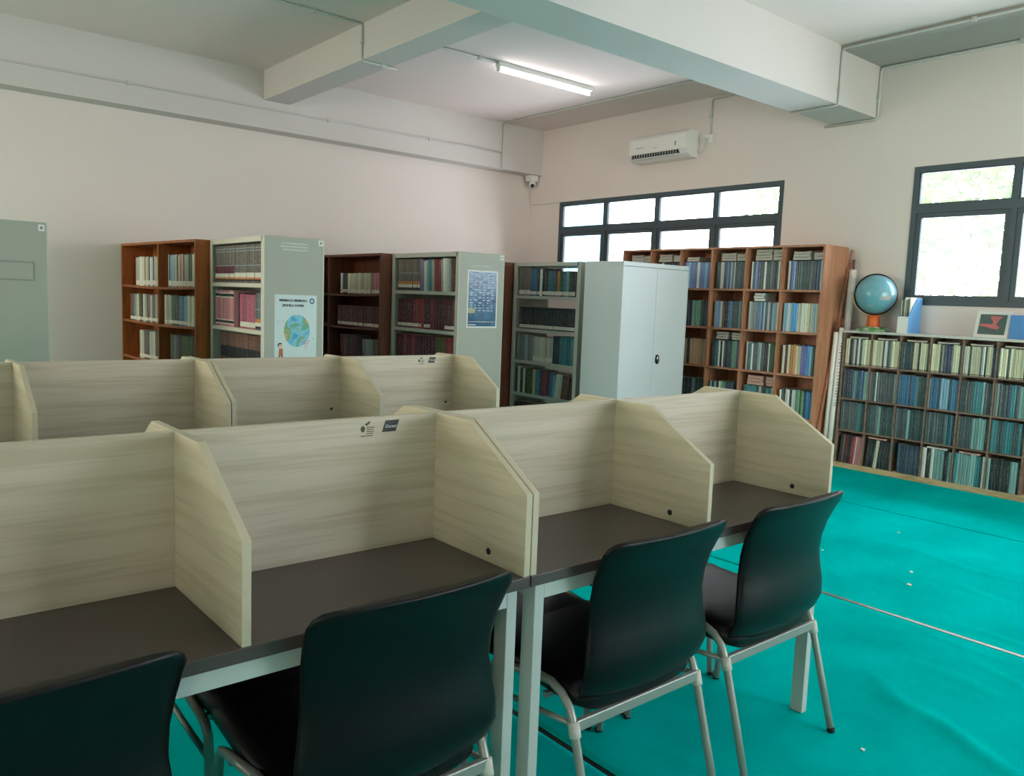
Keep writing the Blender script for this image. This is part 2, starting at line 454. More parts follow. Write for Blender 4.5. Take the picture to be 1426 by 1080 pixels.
def make_chair(label):
    t = thing('study_chair', (0, 0, 0), label, 'chair', 'black chairs at the carrels')
    # backrest: (rear y, z, half width, thickness)
    pr = [(-.362,.366,.16,.012),(-.378,.368,.205,.03),(-.396,.380,.235,.042),(-.408,.41,.25,.048),(-.414,.45,.2545,.05),(-.414,.50,.252,.05),
          (-.408,.55,.243,.05),(-.404,.60,.2365,.05),(-.408,.65,.238,.049),(-.420,.70,.244,.048),(-.438,.745,.250,.046),
          (-.453,.772,.252,.047),(-.461,.790,.245,.044),(-.467,.803,.230,.036),(-.470,.811,.205,.024),(-.4705,.814,.17,.010)]
    rr = []
    for i, (y, z, hw, th) in enumerate(pr):
        a, b = pr[max(0, i-1)], pr[min(len(pr)-1, i+1)]
        d = Vector((0, b[0]-a[0], b[1]-a[1])).normalized()
        nrm = Vector((0, -d.z, d.y))
        if i in (0, len(pr)-1): nrm = Vector((0, -1, 0))
        rr.append(ring(Vector((.01, y-.028*min(1, max(0, (z-.37)/.06)), z+.008)) - nrm*(th*.48), (1,0,0), nrm, hw*.955, th*.48, ex=2.3, curv=.014))
    MB().rings(rr).build('backrest', M['leather'], t, smooth=True)
    sp = [(-.408,.385,.17,.02),(-.400,.392,.208,.036),(-.36,.400,.230,.046),(-.25,.408,.236,.045),(-.12,.416,.236,.040),(-.02,.422,.234,.034),
          (.03,.416,.228,.031),(.055,.405,.215,.024),(.066,.396,.19,.012)]
    rr = [ring((0, y, z), (1,0,0), (0,0,1), hw, th, ex=3.0, curv=-.006) for y, z, hw, th in sp]
    MB().rings(rr).build('seat', M['leather'], t, smooth=True)
    for sx in (-1, 1):
        x = sx*.243
        pts = [(sx*.245,-.497,.008), (sx*.243,-.455,.16), (x,-.415,.30), (x,-.402,.345), (x,-.385,.382), (x,-.355,.41), (x,-.315,.424), (x,-.27,.423)]
        MB().tube([Vector(p) for p in pts], .0115).build('rear_leg', M['chair_metal'], t, smooth=True)
        pts = [(x,-.265,.42), (x,-.17,.405), (x,-.11,.395), (x,-.082,.385), (x,-.066,.36), (x,-.060,.32), (sx*.246,-.048,.16), (sx*.248,-.036,.008)]
        MB().tube([Vector(p) for p in pts], .0115).build('front_leg', M['chair_metal'], t, smooth=True)
        MB().tube([(x,-.402,.345), (x,-.23,.325), (x,-.061,.31)], .008).build('side_stretcher', M['chair_metal'], t, smooth=True)
        MB().tube([(x,-.4105,.315), (x,-.4065,.33), (x,-.4005,.352)], .0155, seg=12).build('joint_tape', M['tape'], t, smooth=True)
        for (fx, fy) in ((sx*.2455,-.500), (sx*.2485,-.0355)):
            MB().tube([(fx, fy, -.0005), (fx, fy+.004, .014)], .0127, seg=12).build('foot_cap', M['rubber'], t, smooth=True)
    MB().box(-.243, .243, -.414, -.398, .328, .358).build('rear_crossbar', M['chair_metal'], t, bevel=.003)
    MB().box(-.243, .243, -.30, -.285, .372, .386).box(-.243, .243, -.13, -.115, .372, .388).build('seat_support', M['chair_metal'], t)
    return t
ch0 = make_chair('black leatherette chair at front bay furthest from the windows, cut by picture edge')
ch0.location = (-1.06, -.004, 0)
CH = [(-.372, -.002, 0, 'black leatherette chair drawn up at front carrel bay bearing the black sticker'),
      (.390, -.004, 0, 'black leatherette chair beside the paired legs where the front carrels meet'),
      (1.026, .0, 0, 'black leatherette chair at front carrel bay nearest the windows'),
      (-1.03, -.03, 180, 'black chair under far side of front carrels, furthest from the windows'),
      (-.36, -.03, 181, 'black chair under far side of front carrels, seen behind the paired legs'),
      (.37, -.035, 179, 'black chair under far side of front carrels, its seat seen through'),
      (1.035, -.035, 180, 'black chair under far side of front carrels, nearest the windows'),
      (-.455, DY-.02, 0, 'black chair mostly hidden between rows, only its dark top showing')]
for x, y, a, lb in CH:
    c = copy_tree(ch0); c.location = (x, y, 0); c.rotation_euler = (0, 0, R(a)); c['label'] = lb
    if y > 1: c.scale = (1, 1, 1.062)

# ------------------------------------------------------------------ books
BC = {  # code: (name, colour, roughness)
 'k': ('black', '#262d30', .35), 'g': ('charcoal', '#49565a', .35), 'n': ('navy', '#36455a', .35), 'd': ('dark green', '#30484a', .35),
 't': ('teal', '#3c7d86', .3), 'T': ('pale teal', '#86adab', .3), 'b': ('blue', '#3c7299', .3), 'B': ('bright blue', '#3a93cf', .35), 'P': ('periwinkle', '#6f86b5', .35),
 'c': ('cream', '#d8d5b6', .6), 'w': ('white', '#d9dad4', .5), 'W': ('off-white', '#c2bfae', .6), 'G': ('grey', '#8d9694', .5),
 'm': ('maroon', '#4f1f2b', .5), 'r': ('red', '#8e2f39', .5), 'p': ('pink', '#b0566f', .55), 'R': ('rose', '#c9848a', .55), 'o': ('tan', '#a98a68', .6),
 'O': ('orange', '#c58a57', .6), 'e': ('green', '#6d9f7c', .5), 'l': ('lilac', '#a08cae', .55), 'y': ('olive', '#5b5a35', .6), 'q': ('brown', '#6b4334', .55),
 'h': ('grey-brown', '#6f675e', .6), 's': ('sky blue', '#8db7cf', .45), 'v': ('violet', '#6d6fae', .45), 'f': ('forest green', '#3f5a3e', .5)}
def book_mat(name, hexcol, rough):
    """Cover cloth: each book a little lighter or darker than the next, plastic-cover seams with their glint painted pale along the spine edges, a faint printed title."""
    m, nt, b = newmat(name)
    N, L = nt.nodes, nt.links
    def math_(op, a, c=None, clamp=False):
        n = N.new('ShaderNodeMath'); n.operation = op; n.use_clamp = clamp
        for i, v in enumerate((a, c)):
            if v is None: continue
            if isinstance(v, (int, float)): n.inputs[i].default_value = v
            else: L.new(v, n.inputs[i])
        return n.outputs[0]
    def mix(f, a, c):
        n = N.new('ShaderNodeMix'); n.data_type = 'RGBA'; n.clamp_factor = True
        for k, v in (('Factor', f), ('A', a), ('B', c)):
            if isinstance(v, (tuple, int, float)): n.inputs[k].default_value = v
            else: L.new(v, n.inputs[k])
        return n.outputs['Result']
    tc = N.new('ShaderNodeTexCoord'); sp = N.new('ShaderNodeSeparateXYZ'); L.new(tc.outputs['Object'], sp.inputs[0])
    oi = N.new('ShaderNodeObjectInfo'); rnd = oi.outputs['Random']
    c = lin(hexcol)
    base = mix(rnd, tuple(v*.68 for v in c[:3])+(1,), tuple(min(1, v*1.3) for v in c[:3])+(1,))
    ay = math_('ABSOLUTE', sp.outputs['Y'])
    edge = math_('MULTIPLY', math_('GREATER_THAN', ay, .41), .42)
    pale = tuple(min(.8, v*.6+.22) for v in c[:3])+(1,)
    col_ = mix(edge, base, pale)  # glint of the plastic cover put into the colour of the spine edges
    # title strokes: short marks up the middle of the spine, shifted from book to book
    mp = N.new('ShaderNodeCombineXYZ')
    L.new(math_('MULTIPLY', rnd, 37.0), mp.inputs['X']); L.new(math_('MULTIPLY', sp.outputs['Z'], 38.0), mp.inputs['Z']); L.new(math_('MULTIPLY', sp.outputs['Y'], 4.0), mp.inputs['Y'])
    nz = N.new('ShaderNodeTexNoise'); nz.inputs['Scale'].default_value = 1.0; nz.inputs['Detail'].default_value = 1
    L.new(mp.outputs[0], nz.inputs['Vector'])
    t = math_('GREATER_THAN', nz.outputs['Fac'], .60)
    t = math_('MULTIPLY', t, math_('LESS_THAN', ay, .22))
    t = math_('MULTIPLY', t, math_('LESS_THAN', math_('ABSOLUTE', math_('SUBTRACT', sp.outputs['Z'], .55)), .3))
    t = math_('MULTIPLY', t, math_('LESS_THAN', sp.outputs['X'], .06))
    lum = sum(c[:3])/3
    ink = (.62, .63, .6, 1) if lum < .3 else (.12, .12, .12, 1)
    L.new(mix(math_('MULTIPLY', t, .45), col_, ink), b.inputs['Base Color'])
    b.inputs['Roughness'].default_value = rough
    return m
BM = {k: book_mat('book_cloth_'+v[0].replace(' ', '_').replace('-', '_'), v[1], v[2]) for k, v in BC.items()}
M['page'] = mat('page_block', '#cfc8b6', .9, var=.06, scale=60)
M['lab_w'] = mat('white_spine_label', '#e2ddd0', .7, var=.04)
M['lab_o'] = mat('orange_spine_label', '#cf8a52', .7, var=.08)
M['lab_k'] = mat('dark_spine_print', '#23242a', .6)
M['lab_r'] = mat('maroon_spine_band', '#6b2f3c', .6)
M['lab_s'] = mat('silver_spine_print', '#9aa6ad', .35, metal=.3)
STY = {  # bands on the spine: (from, to, material)
 'plain': [],
 'thesis': [(.30,.33,'lab_s'), (.62,.70,'lab_s')],
 'call': [(.06,.17,'lab_w')],
 'callbig': [(.05,.20,'lab_w')],
 'ency': [(.05,.10,'lab_k'), (.10,.15,'lab_o'), (.15,.25,'lab_w'), (.25,.27,'lab_w'), (.45,.47,'lab_s'), (.83,.85,'lab_s'), (.90,.92,'lab_s')],
 'encym': [(.05,.10,'lab_k'), (.10,.15,'lab_o'), (.15,.25,'lab_w'), (.25,.45,'lab_r'), (.45,.47,'lab_s'), (.83,.85,'lab_s'), (.90,.92,'lab_s')],
 'law': [(.06,.09,'lab_w'), (.09,.16,'lab_k'), (.16,.19,'lab_w'), (.80,.83,'lab_w'), (.83,.91,'lab_k'), (.91,.94,'lab_w')],
 'creamfoot': [(.025,.05,'lab_k')],
 'orangefoot': [(.04,.10,'lab_k'), (.10,.20,'lab_w'), (.20,.30,'lab_o'), (.55,.57,'lab_s')],
 'band2': [(.30,.62,'lab_k')],
}
_bm = {}
def book_mesh(code, style):
    key = (code, style)
    if key in _bm: return _bm[key]
    bands = STY[style]
    zs = sorted({0., 1., *[b[0] for b in bands], *[b[1] for b in bands]})
    mats = [BM[code], M['page']]; slot = {}
    for b in bands:
        if b[2] not in slot: slot[b[2]] = len(mats); mats.append(M[b[2]])
    sp = [(.025, -.5), (.008, -.34), (0, 0), (.008, .34), (.025, .5)]
    loop = sp + [(1, .5), (1, -.5)]
    g = MB(); k = len(loop)
    for z in zs: g.v += [(x, y, z) for x, y in loop]
    for a in range(len(zs)-1):
        zm = (zs[a]+zs[a+1])/2
        mi = next((slot[b[2]] for b in bands if b[0] < zm < b[1]), 0)
        for i in range(k):
            j = (i+1) % k
            g.f.append((a*k+i, a*k+j, (a+1)*k+j, (a+1)*k+i)); g.m.append(mi if i < 4 else 0)
    g.f.append(tuple(range(k))[::-1]); g.m.append(0)
    top = (len(zs)-1)*k; n = len(g.v)
    inner = [(.05 + .93*x, y*.72) for x, y in loop]
    for z in (1, .985): g.v += [(x, y, z) for x, y in inner]
    for i in range(k):
        j = (i+1) % k
        g.f.append((top+i, top+j, n+j, n+i)); g.m.append(0)
        g.f.append((n+i, n+j, n+k+j, n+k+i)); g.m.append(1)
    g.f.append(tuple(range(n+k, n+2*k))); g.m.append(1)
    _bm[key] = g.mesh('book', mats)
    return _bm[key]

def parse(spec):
    """'c2 k1:plain w3' -> [(code, style or None), ...]"""
    out = []
    for w in spec.split():
        st = None
        if ':' in w: w, st = w.split(':')
        c = w[0]; n = int(w[1:]) if len(w) > 1 else 1
        out += [(c, st)]*n
    return out

ORD = ['first','second','third','fourth','fifth','sixth','seventh','eighth','ninth','tenth','eleventh','twelfth','thirteenth','fourteenth','fifteenth','sixteenth',
       'seventeenth','eighteenth','nineteenth','twentieth','twenty-first','twenty-second','twenty-third','twenty-fourth','twenty-fifth']
def fill(y_hi, y_lo, x, z, h, depth, spec, where, noun='book', cat='book', style='plain', hvar=.02, lean=0, name='book', xform=None, parent_rz=0, tvar=.25, back=False, group='library books on the racks'):
    """Stand books spine out (facing -x) from y_hi down to y_lo on a shelf at height z."""
    bs = parse(spec); rnd = random.Random(repr((y_hi, z, spec)))
    total = {}; seen = {}
    for c, _s in bs: total[c] = total.get(c, 0) + 1
    ws = [1 + rnd.uniform(-tvar, tvar) for _ in bs]; k = (y_hi-y_lo)/sum(ws)
    y = y_hi
    for (c, st), w in zip(bs, ws):
        if c == '_': y -= w*k; continue
        th = w*k
        o = bpy.data.objects.new(name, book_mesh(c, st or style))
        hh = h*(1+rnd.uniform(-hvar, hvar)); dd = depth*(1+rnd.uniform(-.03, .03))
        p = Vector((x + rnd.uniform(0, .006), y - th/2, z + .0005))
        rx = R(lean*rnd.uniform(.8, 1.2)) if lean else 0
        o.rotation_euler = (rx, 0, parent_rz)
        if xform: p = xform @ p
        if lean: p.z += abs(math.sin(rx))*th*.5
        o.location = p
        o.scale = (dd, th*.965, hh)
        seen[c] = seen.get(c, 0) + 1
        k_ = seen[c] if not back else total[c]+1-seen[c]
        lb = '%s%s %s %s' % (ORD[k_-1]+' ' if total[c] > 1 else '', BC[c][0], noun, where)
        tag(o, lb, cat, group)
        col.objects.link(o); y -= th

def booklet(x0, x1, y0, y1, z0, z1, m, label, group=None, rz=0):
    """A soft-covered booklet lying flat, its edge towards the room slightly sagging."""
    g = MB(); n = 6
    rr = []
    for i in range(n+1):
        y = y0+(y1-y0)*i/n; s = .0035*math.sin(math.pi*i/n)
        a = min(1, min(i, n-i)+.6)
        rr.append([(x0, y, z0), (x1, y, z0), (x1, y, z1-s), (x0+.002, y, z1-s), (x0, y, (z0+z1)/2)])
    o = g.rings(rr).build('booklet', m)
    return tag(o, label, 'booklet', group or label)

# ------------------------------------------------------------------ low bookcase under the second window
def low_bookcase():
    x0, x1, y1 = 5.70, 5.965, 1.925
    W, n = .2505, 8; t = .018
    y0 = y1 - t - n*W
    zs = [.046, .346, .632, .930, 1.215]
    b = thing('bookcase', ((x0+x1)/2, (y0+y1)/2, 0), 'low long brown bookcase full of dark spines under the window', 'bookcase')
    MB().box(x0-.004, x1, y0-.01, y1+.012, 1.215, 1.237).build('top', [M['grey_top']], b, bevel=.002)
    MB().box(x0-.006, x1, y0, y1, 0, .046).build('plinth', M['plinth_wood'], b, bevel=.002)
    MB().box(x1-.008, x1, y0, y1, .046, 1.215).build('back_panel', M['low_wood'], b)
    for y in (y1-t, y0): MB().box(x0, x1-.008, y, y+t, .046, 1.215).build('side_panel', M['low_wood'], b)
    for z in zs[1:4]: MB().box(x0, x1-.008, y0+t, y1-t, z-.014, z).build('shelf', M['low_wood'], b)
    for r in range(4):
        for i in range(1, n):
            yy = y1 - t/2 - i*W
            MB().box(x0+.002, x1-.008, yy-.006, yy+.006, zs[r], zs[r+1]-.014 if r < 3 else 1.215).build('divider', M['low_wood'], b)
    rows = {  # from the top; one spec per column, starting beside the banners
     3: ['c2 k2 w1 k1 w1 d1 c4', 'c6 d1 w2 g2 c5', 'd5 g2 c3 k1 c4 d1', 'c4 d1 W1 n4 c3 d1', 'w2 c1 d1 c5 g1 w2 d1 c3 n2', 'n1 c3 d1 c6 n3', 'c4 n3 c3 d2', 'c3 k2 c4'],
     2: ['g1 n4 T1 t1 n1 b2 T2', 'G1 g2 w1 g7 G1', 'b6 n1 b3 T1 d4', 'G1 b3 n1 s3 d1 b3', 'g5 t3 T1 g2 n1', 'G2 g3 n1 t2 g1 T3', 'g3 b3 n4 T1', 'n4 g4'],
     1: ['g8 t2 d2', 'd3 g1 T1 d5', 'g5 T1 d6', 'g8 t1 d1 b1 k1', 'h1 g5 T5 d1', 't2 g2 t4 g2 t1 d1', 'd4 t2 g4', 'd5 g4'],
     0: ['k2 o1 m2 k2 r2 w1 R3 o1', 'k3 W1 k4', '_2 n8', 'w1 k1 w1 T3 k1 T1', 't1 T7 t2 d1 w1', 'T1 k6 T2 k1', 'w1 k2 T3 k2', 'T2 k5']}
    rn = {3: 'top', 2: 'second', 1: 'third', 0: 'bottom'}
    on = ['first', 'second', 'third', 'fourth', 'fifth', 'sixth', 'seventh', 'eighth']
    for r, cells in rows.items():
        for i, sp in enumerate(cells[:6]):
            yh = y1 - (t if i == 0 else t/2) - i*W - .008; yl = y1 - t/2 - (i+1)*W + .008
            where = 'of %s row, %s column from banners, low bookcase' % (rn[r], on[i])
            h = {3: .232, 2: .252, 1: .250, 0: .248}[r]
            lean = 0
            if r == 0 and i in (0, 1): lean = 5 if i else 3; yh -= .012
            fill(yh, yl, x0+.006, zs[r], h, .205, sp, where, 'thesis', 'thesis', 'creamfoot' if r == 3 else 'plain', lean=lean, name='thesis', group='theses in the low bookcase')
    # thin booklets lying on top of the rows
    for i in range(7):
        yh = y1 - t/2 - i*W - .05
        booklet(x0+.012, x0+.2, yh-.165, yh, zs[3]+.240, zs[3]+.254, M['paper_old'], 'grey booklet lying on top-row theses, %s column from banners, low bookcase' % on[i], 'booklets on the theses')
    for i, m, nm in ((1, 'paper_pink', 'pinkish'), (3, 'paper', 'whitish'), (4, 'paper_pink', 'pinkish')):
        yh = y1 - t/2 - i*W - .04
        booklet(x0+.012, x0+.2, yh-.16, yh, zs[0]+.2545, zs[0]+.268, M[m], '%s booklet lying on bottom-row theses, %s column from banners, low bookcase' % (nm, on[i]), 'booklets on the theses')
    return zs
low_bookcase()

# ------------------------------------------------------------------ tall bookcase under the first window
def tall_bookcase():
    x0, x1 = 5.50, 5.90
    ys = [2.06, 2.469, 2.862, 3.262, 3.651, 4.053, 4.445]
    zs = [.03, .415, .807, 1.197, 1.581]; zt = 1.984; t = .019
    b = thing('bookcase', ((x0+x1)/2, 3.25, 0), 'tall red-brown wooden bookcase of open cells standing against the windows', 'bookcase')
    MB().box(x0, x1, ys[0]-t/2, ys[-1]+t/2, zt-t, zt).build('top', M['tall_wood'], b, bevel=.0015)
    for y in (ys[0], ys[-1]): MB().box(x0, x1, y-t/2, y+t/2, 0, zt-t).build('side_panel', M['tall_wood'], b)
    MB().box(x1-.008, x1, ys[0]+t/2, ys[-1]-t/2, .03, zt-t).build('back_panel', M['tall_wood'], b)
    for z in zs: MB().box(x0+.003, x1-.008, ys[0]+t/2, ys[-1]-t/2, z-t, z).build('shelf', M['tall_wood'], b)
    for r in range(5):
        for y in ys[1:-1]: MB().box(x0+.003, x1-.008, y-t/2, y+t/2, zs[r], (zs[r+1] if r < 4 else zt)-t).build('divider', M['tall_wood'], b)
    on = ['first', 'second', 'third', 'fourth', 'fifth', 'sixth']   # from the banners
    rn = {4: 'top', 3: 'second', 2: 'third', 1: 'fourth'}
    rows = {
     4: ['w1 n1 P2 d8 G1 n4 s1', 'w1 n1 P2 n1 d2 w1 d3 G1 d3 w1 d1', 'd2 W1 w1 n2 P1 n1 s1 n1 W1 d5', 'P2 s1 P3 w1 P2 s1 P2', 'k2 w1 k6', 'k8'],
     3: ['s2 w1 s2 B2 W2 w2 c2 W2 s1 W3', 'w1 G3 b2 s1 n1 s1 g1 w1 n1 s1 G1 w1', 'G1 s1 P1 w1 q1 k2 b2 d4 t1 k1', 'd2 k1 T1 e2 d3'],
     2: ['W1 q1 c1 O2 c2 v2 B1 s1 d2', 'w1 d1 t1 w1 g3 T1 w1 g2 k2 w1 f3', 'k2 t2 w1 k1 w1 k2 n2 e2 T1 n2', 'k1 o1 k1 o6'],
     1: ['c1 g1 k1 w2 k1 w2 e2 f1 e1 n1 B2 T1', 't5 d1 W1 k2 t2 T1', 'T1 d1 T1 k1 w1 e2 n4', 'd2 k2 G1 d3']}
    for r, cells in rows.items():
        for i, sp in enumerate(cells):
            yh, yl = ys[i+1]-t/2-.035, ys[i]+t/2+.012
            if (r, i) in ((4, 3), (3, 0)): yh += .02
            if (r, i) == (1, 2): yl += .05
            where = 'of %s row, %s column from banners, tall bookcase' % (rn[r], on[i])
            h = .262 if r > 1 else .245
            if (r, i) == (2, 0): h = .268
            fill(yh, yl, x0+.035, zs[r], h, .21, sp, where, hvar=.03 if r < 3 else .012, back=True, name='bound_volume', cat='bound volume', group='bound volumes in the tall bookcase')
    # paper bundles lying on the standing books
    def stack(r, i, ya, yb, n, m, nm, hh=.026, base=.272):
        z = zs[r]+base
        for k in range(n):
            booklet(x0+.04+random.uniform(0,.012), x0+.235, ya+random.uniform(-.006,.006), yb+random.uniform(-.006,.006), z, z+hh-.001, M[m],
                    '%s bundle, %s up its pile, %s row, %s column from banners, tall bookcase' % (nm, ['lowest','second','third','fourth'][k], rn[r], on[i]), 'paper bundles in the tall bookcase')
            z += hh
    for i, hw in ((0, 3), (1, 4), (2, 3), (4, 3), (5, 3)):
        yh, yl = ys[i+1]-t/2, ys[i]+t/2
        stack(4, i, yh-.245, yh-.075, hw, 'paper_old', 'grey')
        stack(4, i, yl+.015, yl+.115, hw-1, 'paper_old', 'narrow grey', .034)
    stack(4, 3, ys[4]-.20, ys[4]-.06, 2, 'paper_old', 'grey', .022)
    stack(3, 1, ys[2]-.20, ys[2]-.09, 3, 'paper', 'pale', .026)
    stack(2, 2, ys[3]-.22, ys[3]-.09, 3, 'paper_old', 'grey', .024, .278)
    stack(2, 2, ys[2]+.02, ys[2]+.13, 3, 'paper_old', 'narrow grey', .024, .278)
    stack(1, 1, ys[2]-.25, ys[2]-.08, 3, 'paper_pink', 'pink', .030, .254)
    stack(1, 1, ys[1]+.02, ys[1]+.11, 3, 'paper_pink', 'narrow pink', .030, .254)
tall_bookcase()

# loose brown board and rolled banners leaning beside the tall bookcase
g = MB()
o = g.prism([(5.50, .0), (5.525, .0), (5.955, 1.962), (5.93, 1.962)], 2.026, 2.046, 'y').build('board', M['tall_wood'], bevel=.002)
tag(o, 'narrow brown board leaning against the wall beside the tall bookcase', 'board')
def banner(y, x, ztop, r, label, lean=0, dx=0, marks=False):
    t = thing('rolled_banner', (x, y, 0), label, 'rolled banner', 'rolled banners between the bookcases')
    pts = [(x, y, .004), (x+dx*.5, y+lean*.5, ztop*.5), (x+dx, y+lean, ztop-.02)]
    MB().tube(pts, r, seg=16).build('roll', M['paper'], t, smooth=True)
    MB().tube([(x+dx, y+lean, ztop-.021), (x+dx, y+lean, ztop+.07)], .012, seg=10).build('stick', M['brown_dark'], t, smooth=True)
    if marks:
        g = MB(); rnd = random.Random(3); z = .55
        while z < 1.12:
            f = z/ztop; cx, cy = x+dx*f, y+lean*f
            for k in range(3):
                a0 = R(215 + 30*k + rnd.uniform(-6, 6)); a1 = a0+R(18)
                hh = rnd.uniform(.006, .016)
                q = [(cx+(r+.0008)*math.cos(a), cy+(r+.0008)*math.sin(a), zz) for zz in (z, z+hh) for a in (a0, a1)]
                n = len(g.v); g.v += q; g.f.append((n, n+1, n+3, n+2)); g.m.append(0)
            z += rnd.uniform(.02, .034)
        g.build('print', M['ink'], t)
    return t
banner(1.973, 5.80, 1.80, .032, 'tallest white rolled banner, its brown stick top above the globe', .018, .10)
banner(2.002, 5.66, 1.235, .021, 'white rolled banner leaning closest to the brown board', .0, .05)
banner(1.956, 5.655, 1.275, .021, 'white rolled banner with a column of black print along it', .004, .07, True)

# things standing on the low bookcase
ZL = 1.237
def globe():
    c = (5.80, 1.713); zc = 1.560; r = .170; vx, vy = -.76, -.65      # the ring faces the desks
    t = thing('desk_globe', (*c, ZL), 'blue desk globe on an orange and green base upon low bookcase', 'globe')
    m, nt, b = newmat('globe_map')
    N, L = nt.nodes, nt.links
    tc = N.new('ShaderNodeTexCoord'); nz = N.new('ShaderNodeTexNoise'); nz.inputs['Scale'].default_value = 6.5; nz.inputs['Detail'].default_value = 5
    L.new(tc.outputs['Object'], nz.inputs['Vector'])
    rp = N.new('ShaderNodeValToRGB'); e = rp.color_ramp.elements
    e[0].position = .60; e[0].color = lin('#6ea3b0'); e[1].position = .66; e[1].color = lin('#c7a7a3')
    L.new(nz.outputs['Fac'], rp.inputs['Fac']); L.new(rp.outputs['Color'], b.inputs['Base Color']); b.inputs['Roughness'].default_value = .22
    MB().lathe([(r*math.sin(math.pi*i/24)+1e-5, -r*math.cos(math.pi*i/24)) for i in range(25)], (*c, zc), 40).build('sphere', m, t, smooth=True)
    # meridian ring facing the room, and the horizon cradle below it
    def arc(rad, a0, a1, w, n=40):
        return [Vector((c[0]-vy*rad*math.cos(a0+(a1-a0)*i/n), c[1]+vx*rad*math.cos(a0+(a1-a0)*i/n), zc+rad*math.sin(a0+(a1-a0)*i/n))) for i in range(n+1)]
    MB().tube(arc(r+.006, 0, 2*math.pi, 0, 60), .006, 8).build('meridian_ring', M['black_gloss'], t, smooth=True)
    MB().tube(arc(r+.020, R(175), R(365), 0), .007, 8).build('cradle', mat('tan_cradle', '#b58d67', .5), t, smooth=True)
    MB().lathe([(.05, ZL+.035), (.056, ZL+.045), (.052, ZL+.085), (.05, zc-r-.012)], (*c, 0), 24).build('stem', mat('orange_plastic', '#e06a2c', .4), t, smooth=True)
    gm, nt, b = newmat('green_printed_base'); N, L = nt.nodes, nt.links
    tc = N.new('ShaderNodeTexCoord'); nz = N.new('ShaderNodeTexNoise'); nz.inputs['Scale'].default_value = 22; nz.inputs['Detail'].default_value = 2
    L.new(tc.outputs['Object'], nz.inputs['Vector'])
    rp = N.new('ShaderNodeValToRGB'); e = rp.color_ramp.elements; e[0].position = .45; e[0].color = lin('#4f8f45'); e[1].position = .62; e[1].color = lin('#cfd8c2')
    L.new(nz.outputs['Fac'], rp.inputs['Fac']); L.new(rp.outputs['Color'], b.inputs['Base Color']); b.inputs['Roughness'].default_value = .3
    MB().lathe([(.14, ZL+.0005), (.145, ZL+.006), (.14, ZL+.015), (.11, ZL+.028), (.07, ZL+.040), (.05, ZL+.044)], (*c, 0), 36).build('base', gm, t, smooth=True)
globe()

def magazine_box():
    ya, yb = 1.375, 1.462; xa, xb = 5.715, 5.955
    t = thing('magazine_file', ((xa+xb)/2, (ya+yb)/2, ZL), 'blue sloping magazine file with white front beside the globe', 'magazine file')
    bm_ = mat('blue_card', '#5f9fd6', .5, var=.05)
    prof = [(xa, ZL), (xb, ZL), (xb, ZL+.30), (xb-.09, ZL+.30), (xa, ZL+.14)]
    for y in (ya, yb-.003): MB().prism(prof, y, y+.003, 'y').build('side_panel', bm_, t)
    MB().box(xb-.003, xb, ya+.003, yb-.003, ZL, ZL+.30).build('back_panel', bm_, t)
    MB().box(xa, xb-.003, ya+.003, yb-.003, ZL, ZL+.003).build('floor_panel', bm_, t)
    MB().box(xa-.003, xa, ya, yb, ZL, ZL+.14).build('front_panel', M['paper'], t)
    cs = ['W', 'f', 'W', 'G', 'y', 'w']
    n = 6
    for k in range(n):
        y1 = yb-.006 - k*(yb-ya-.012)/n; th = (yb-ya-.012)/n - .001
        o = bpy.data.objects.new('magazine', book_mesh(cs[k], 'plain')); col.objects.link(o)
        o.location = (xa+.022+.004*k, y1-th/2, ZL+.004); o.scale = (.20, th, .275+.012*(k % 3))
        lb = '%s magazine standing in the blue magazine file' % BC[cs[k]][0]
        tag(o, lb, 'magazine', lb)
magazine_box()

def picture():
    # framed picture leaning back
    t = thing('framed_picture', (5.80, .765, ZL), 'small white-framed red and dark picture leaning on the low bookcase', 'picture')
    w, h = .255, .215
    fr = MB(); b = .026
    fr.box(0, .014, -w/2, w/2, 0, b); fr.box(0, .014, -w/2, w/2, h-b, h); fr.box(0, .014, -w/2, -w/2+b, b, h-b); fr.box(0, .014, w/2-b, w/2, b, h-b)
    f = fr.build('frame', M['plastic_white'], t, world=False, bevel=.002)
    m = mat('dark_teal_print', '#4c605b', .5, var=.12, scale=20)
    p = MB().box(.004, .010, -w/2+b, w/2-b, b, h-b).build('print', m, t, world=False)
    g = MB(); red = mat('red_print', '#c46a6a', .5, var=.2, scale=40)
    g.prism([(.02, .175), (-.068, .175), (-.052, .155), (-.035, .125), (-.03, .105), (-.06, .09), (-.045, .07), (.0, .075), (.045, .088), (.098, .095), (.098, .112), (.03, .112), (.0, .11), (-.004, .13), (.02, .158)], .003, .0045, 'x')
    g.build('print_motif', red, p, world=False)
    for o in (f, p): pass
    t.rotation_euler = (0, R(13), R(-4))
    o = MB().box(5.79, 5.81, .42, .625, ZL, ZL+.185).build('blue_folder', mat('blue_folder_cover', '#2f7fc0', .4, var=.05), bevel=.002)
    tag(o, 'bright blue folder standing beside the white-framed picture', 'folder')
picture()

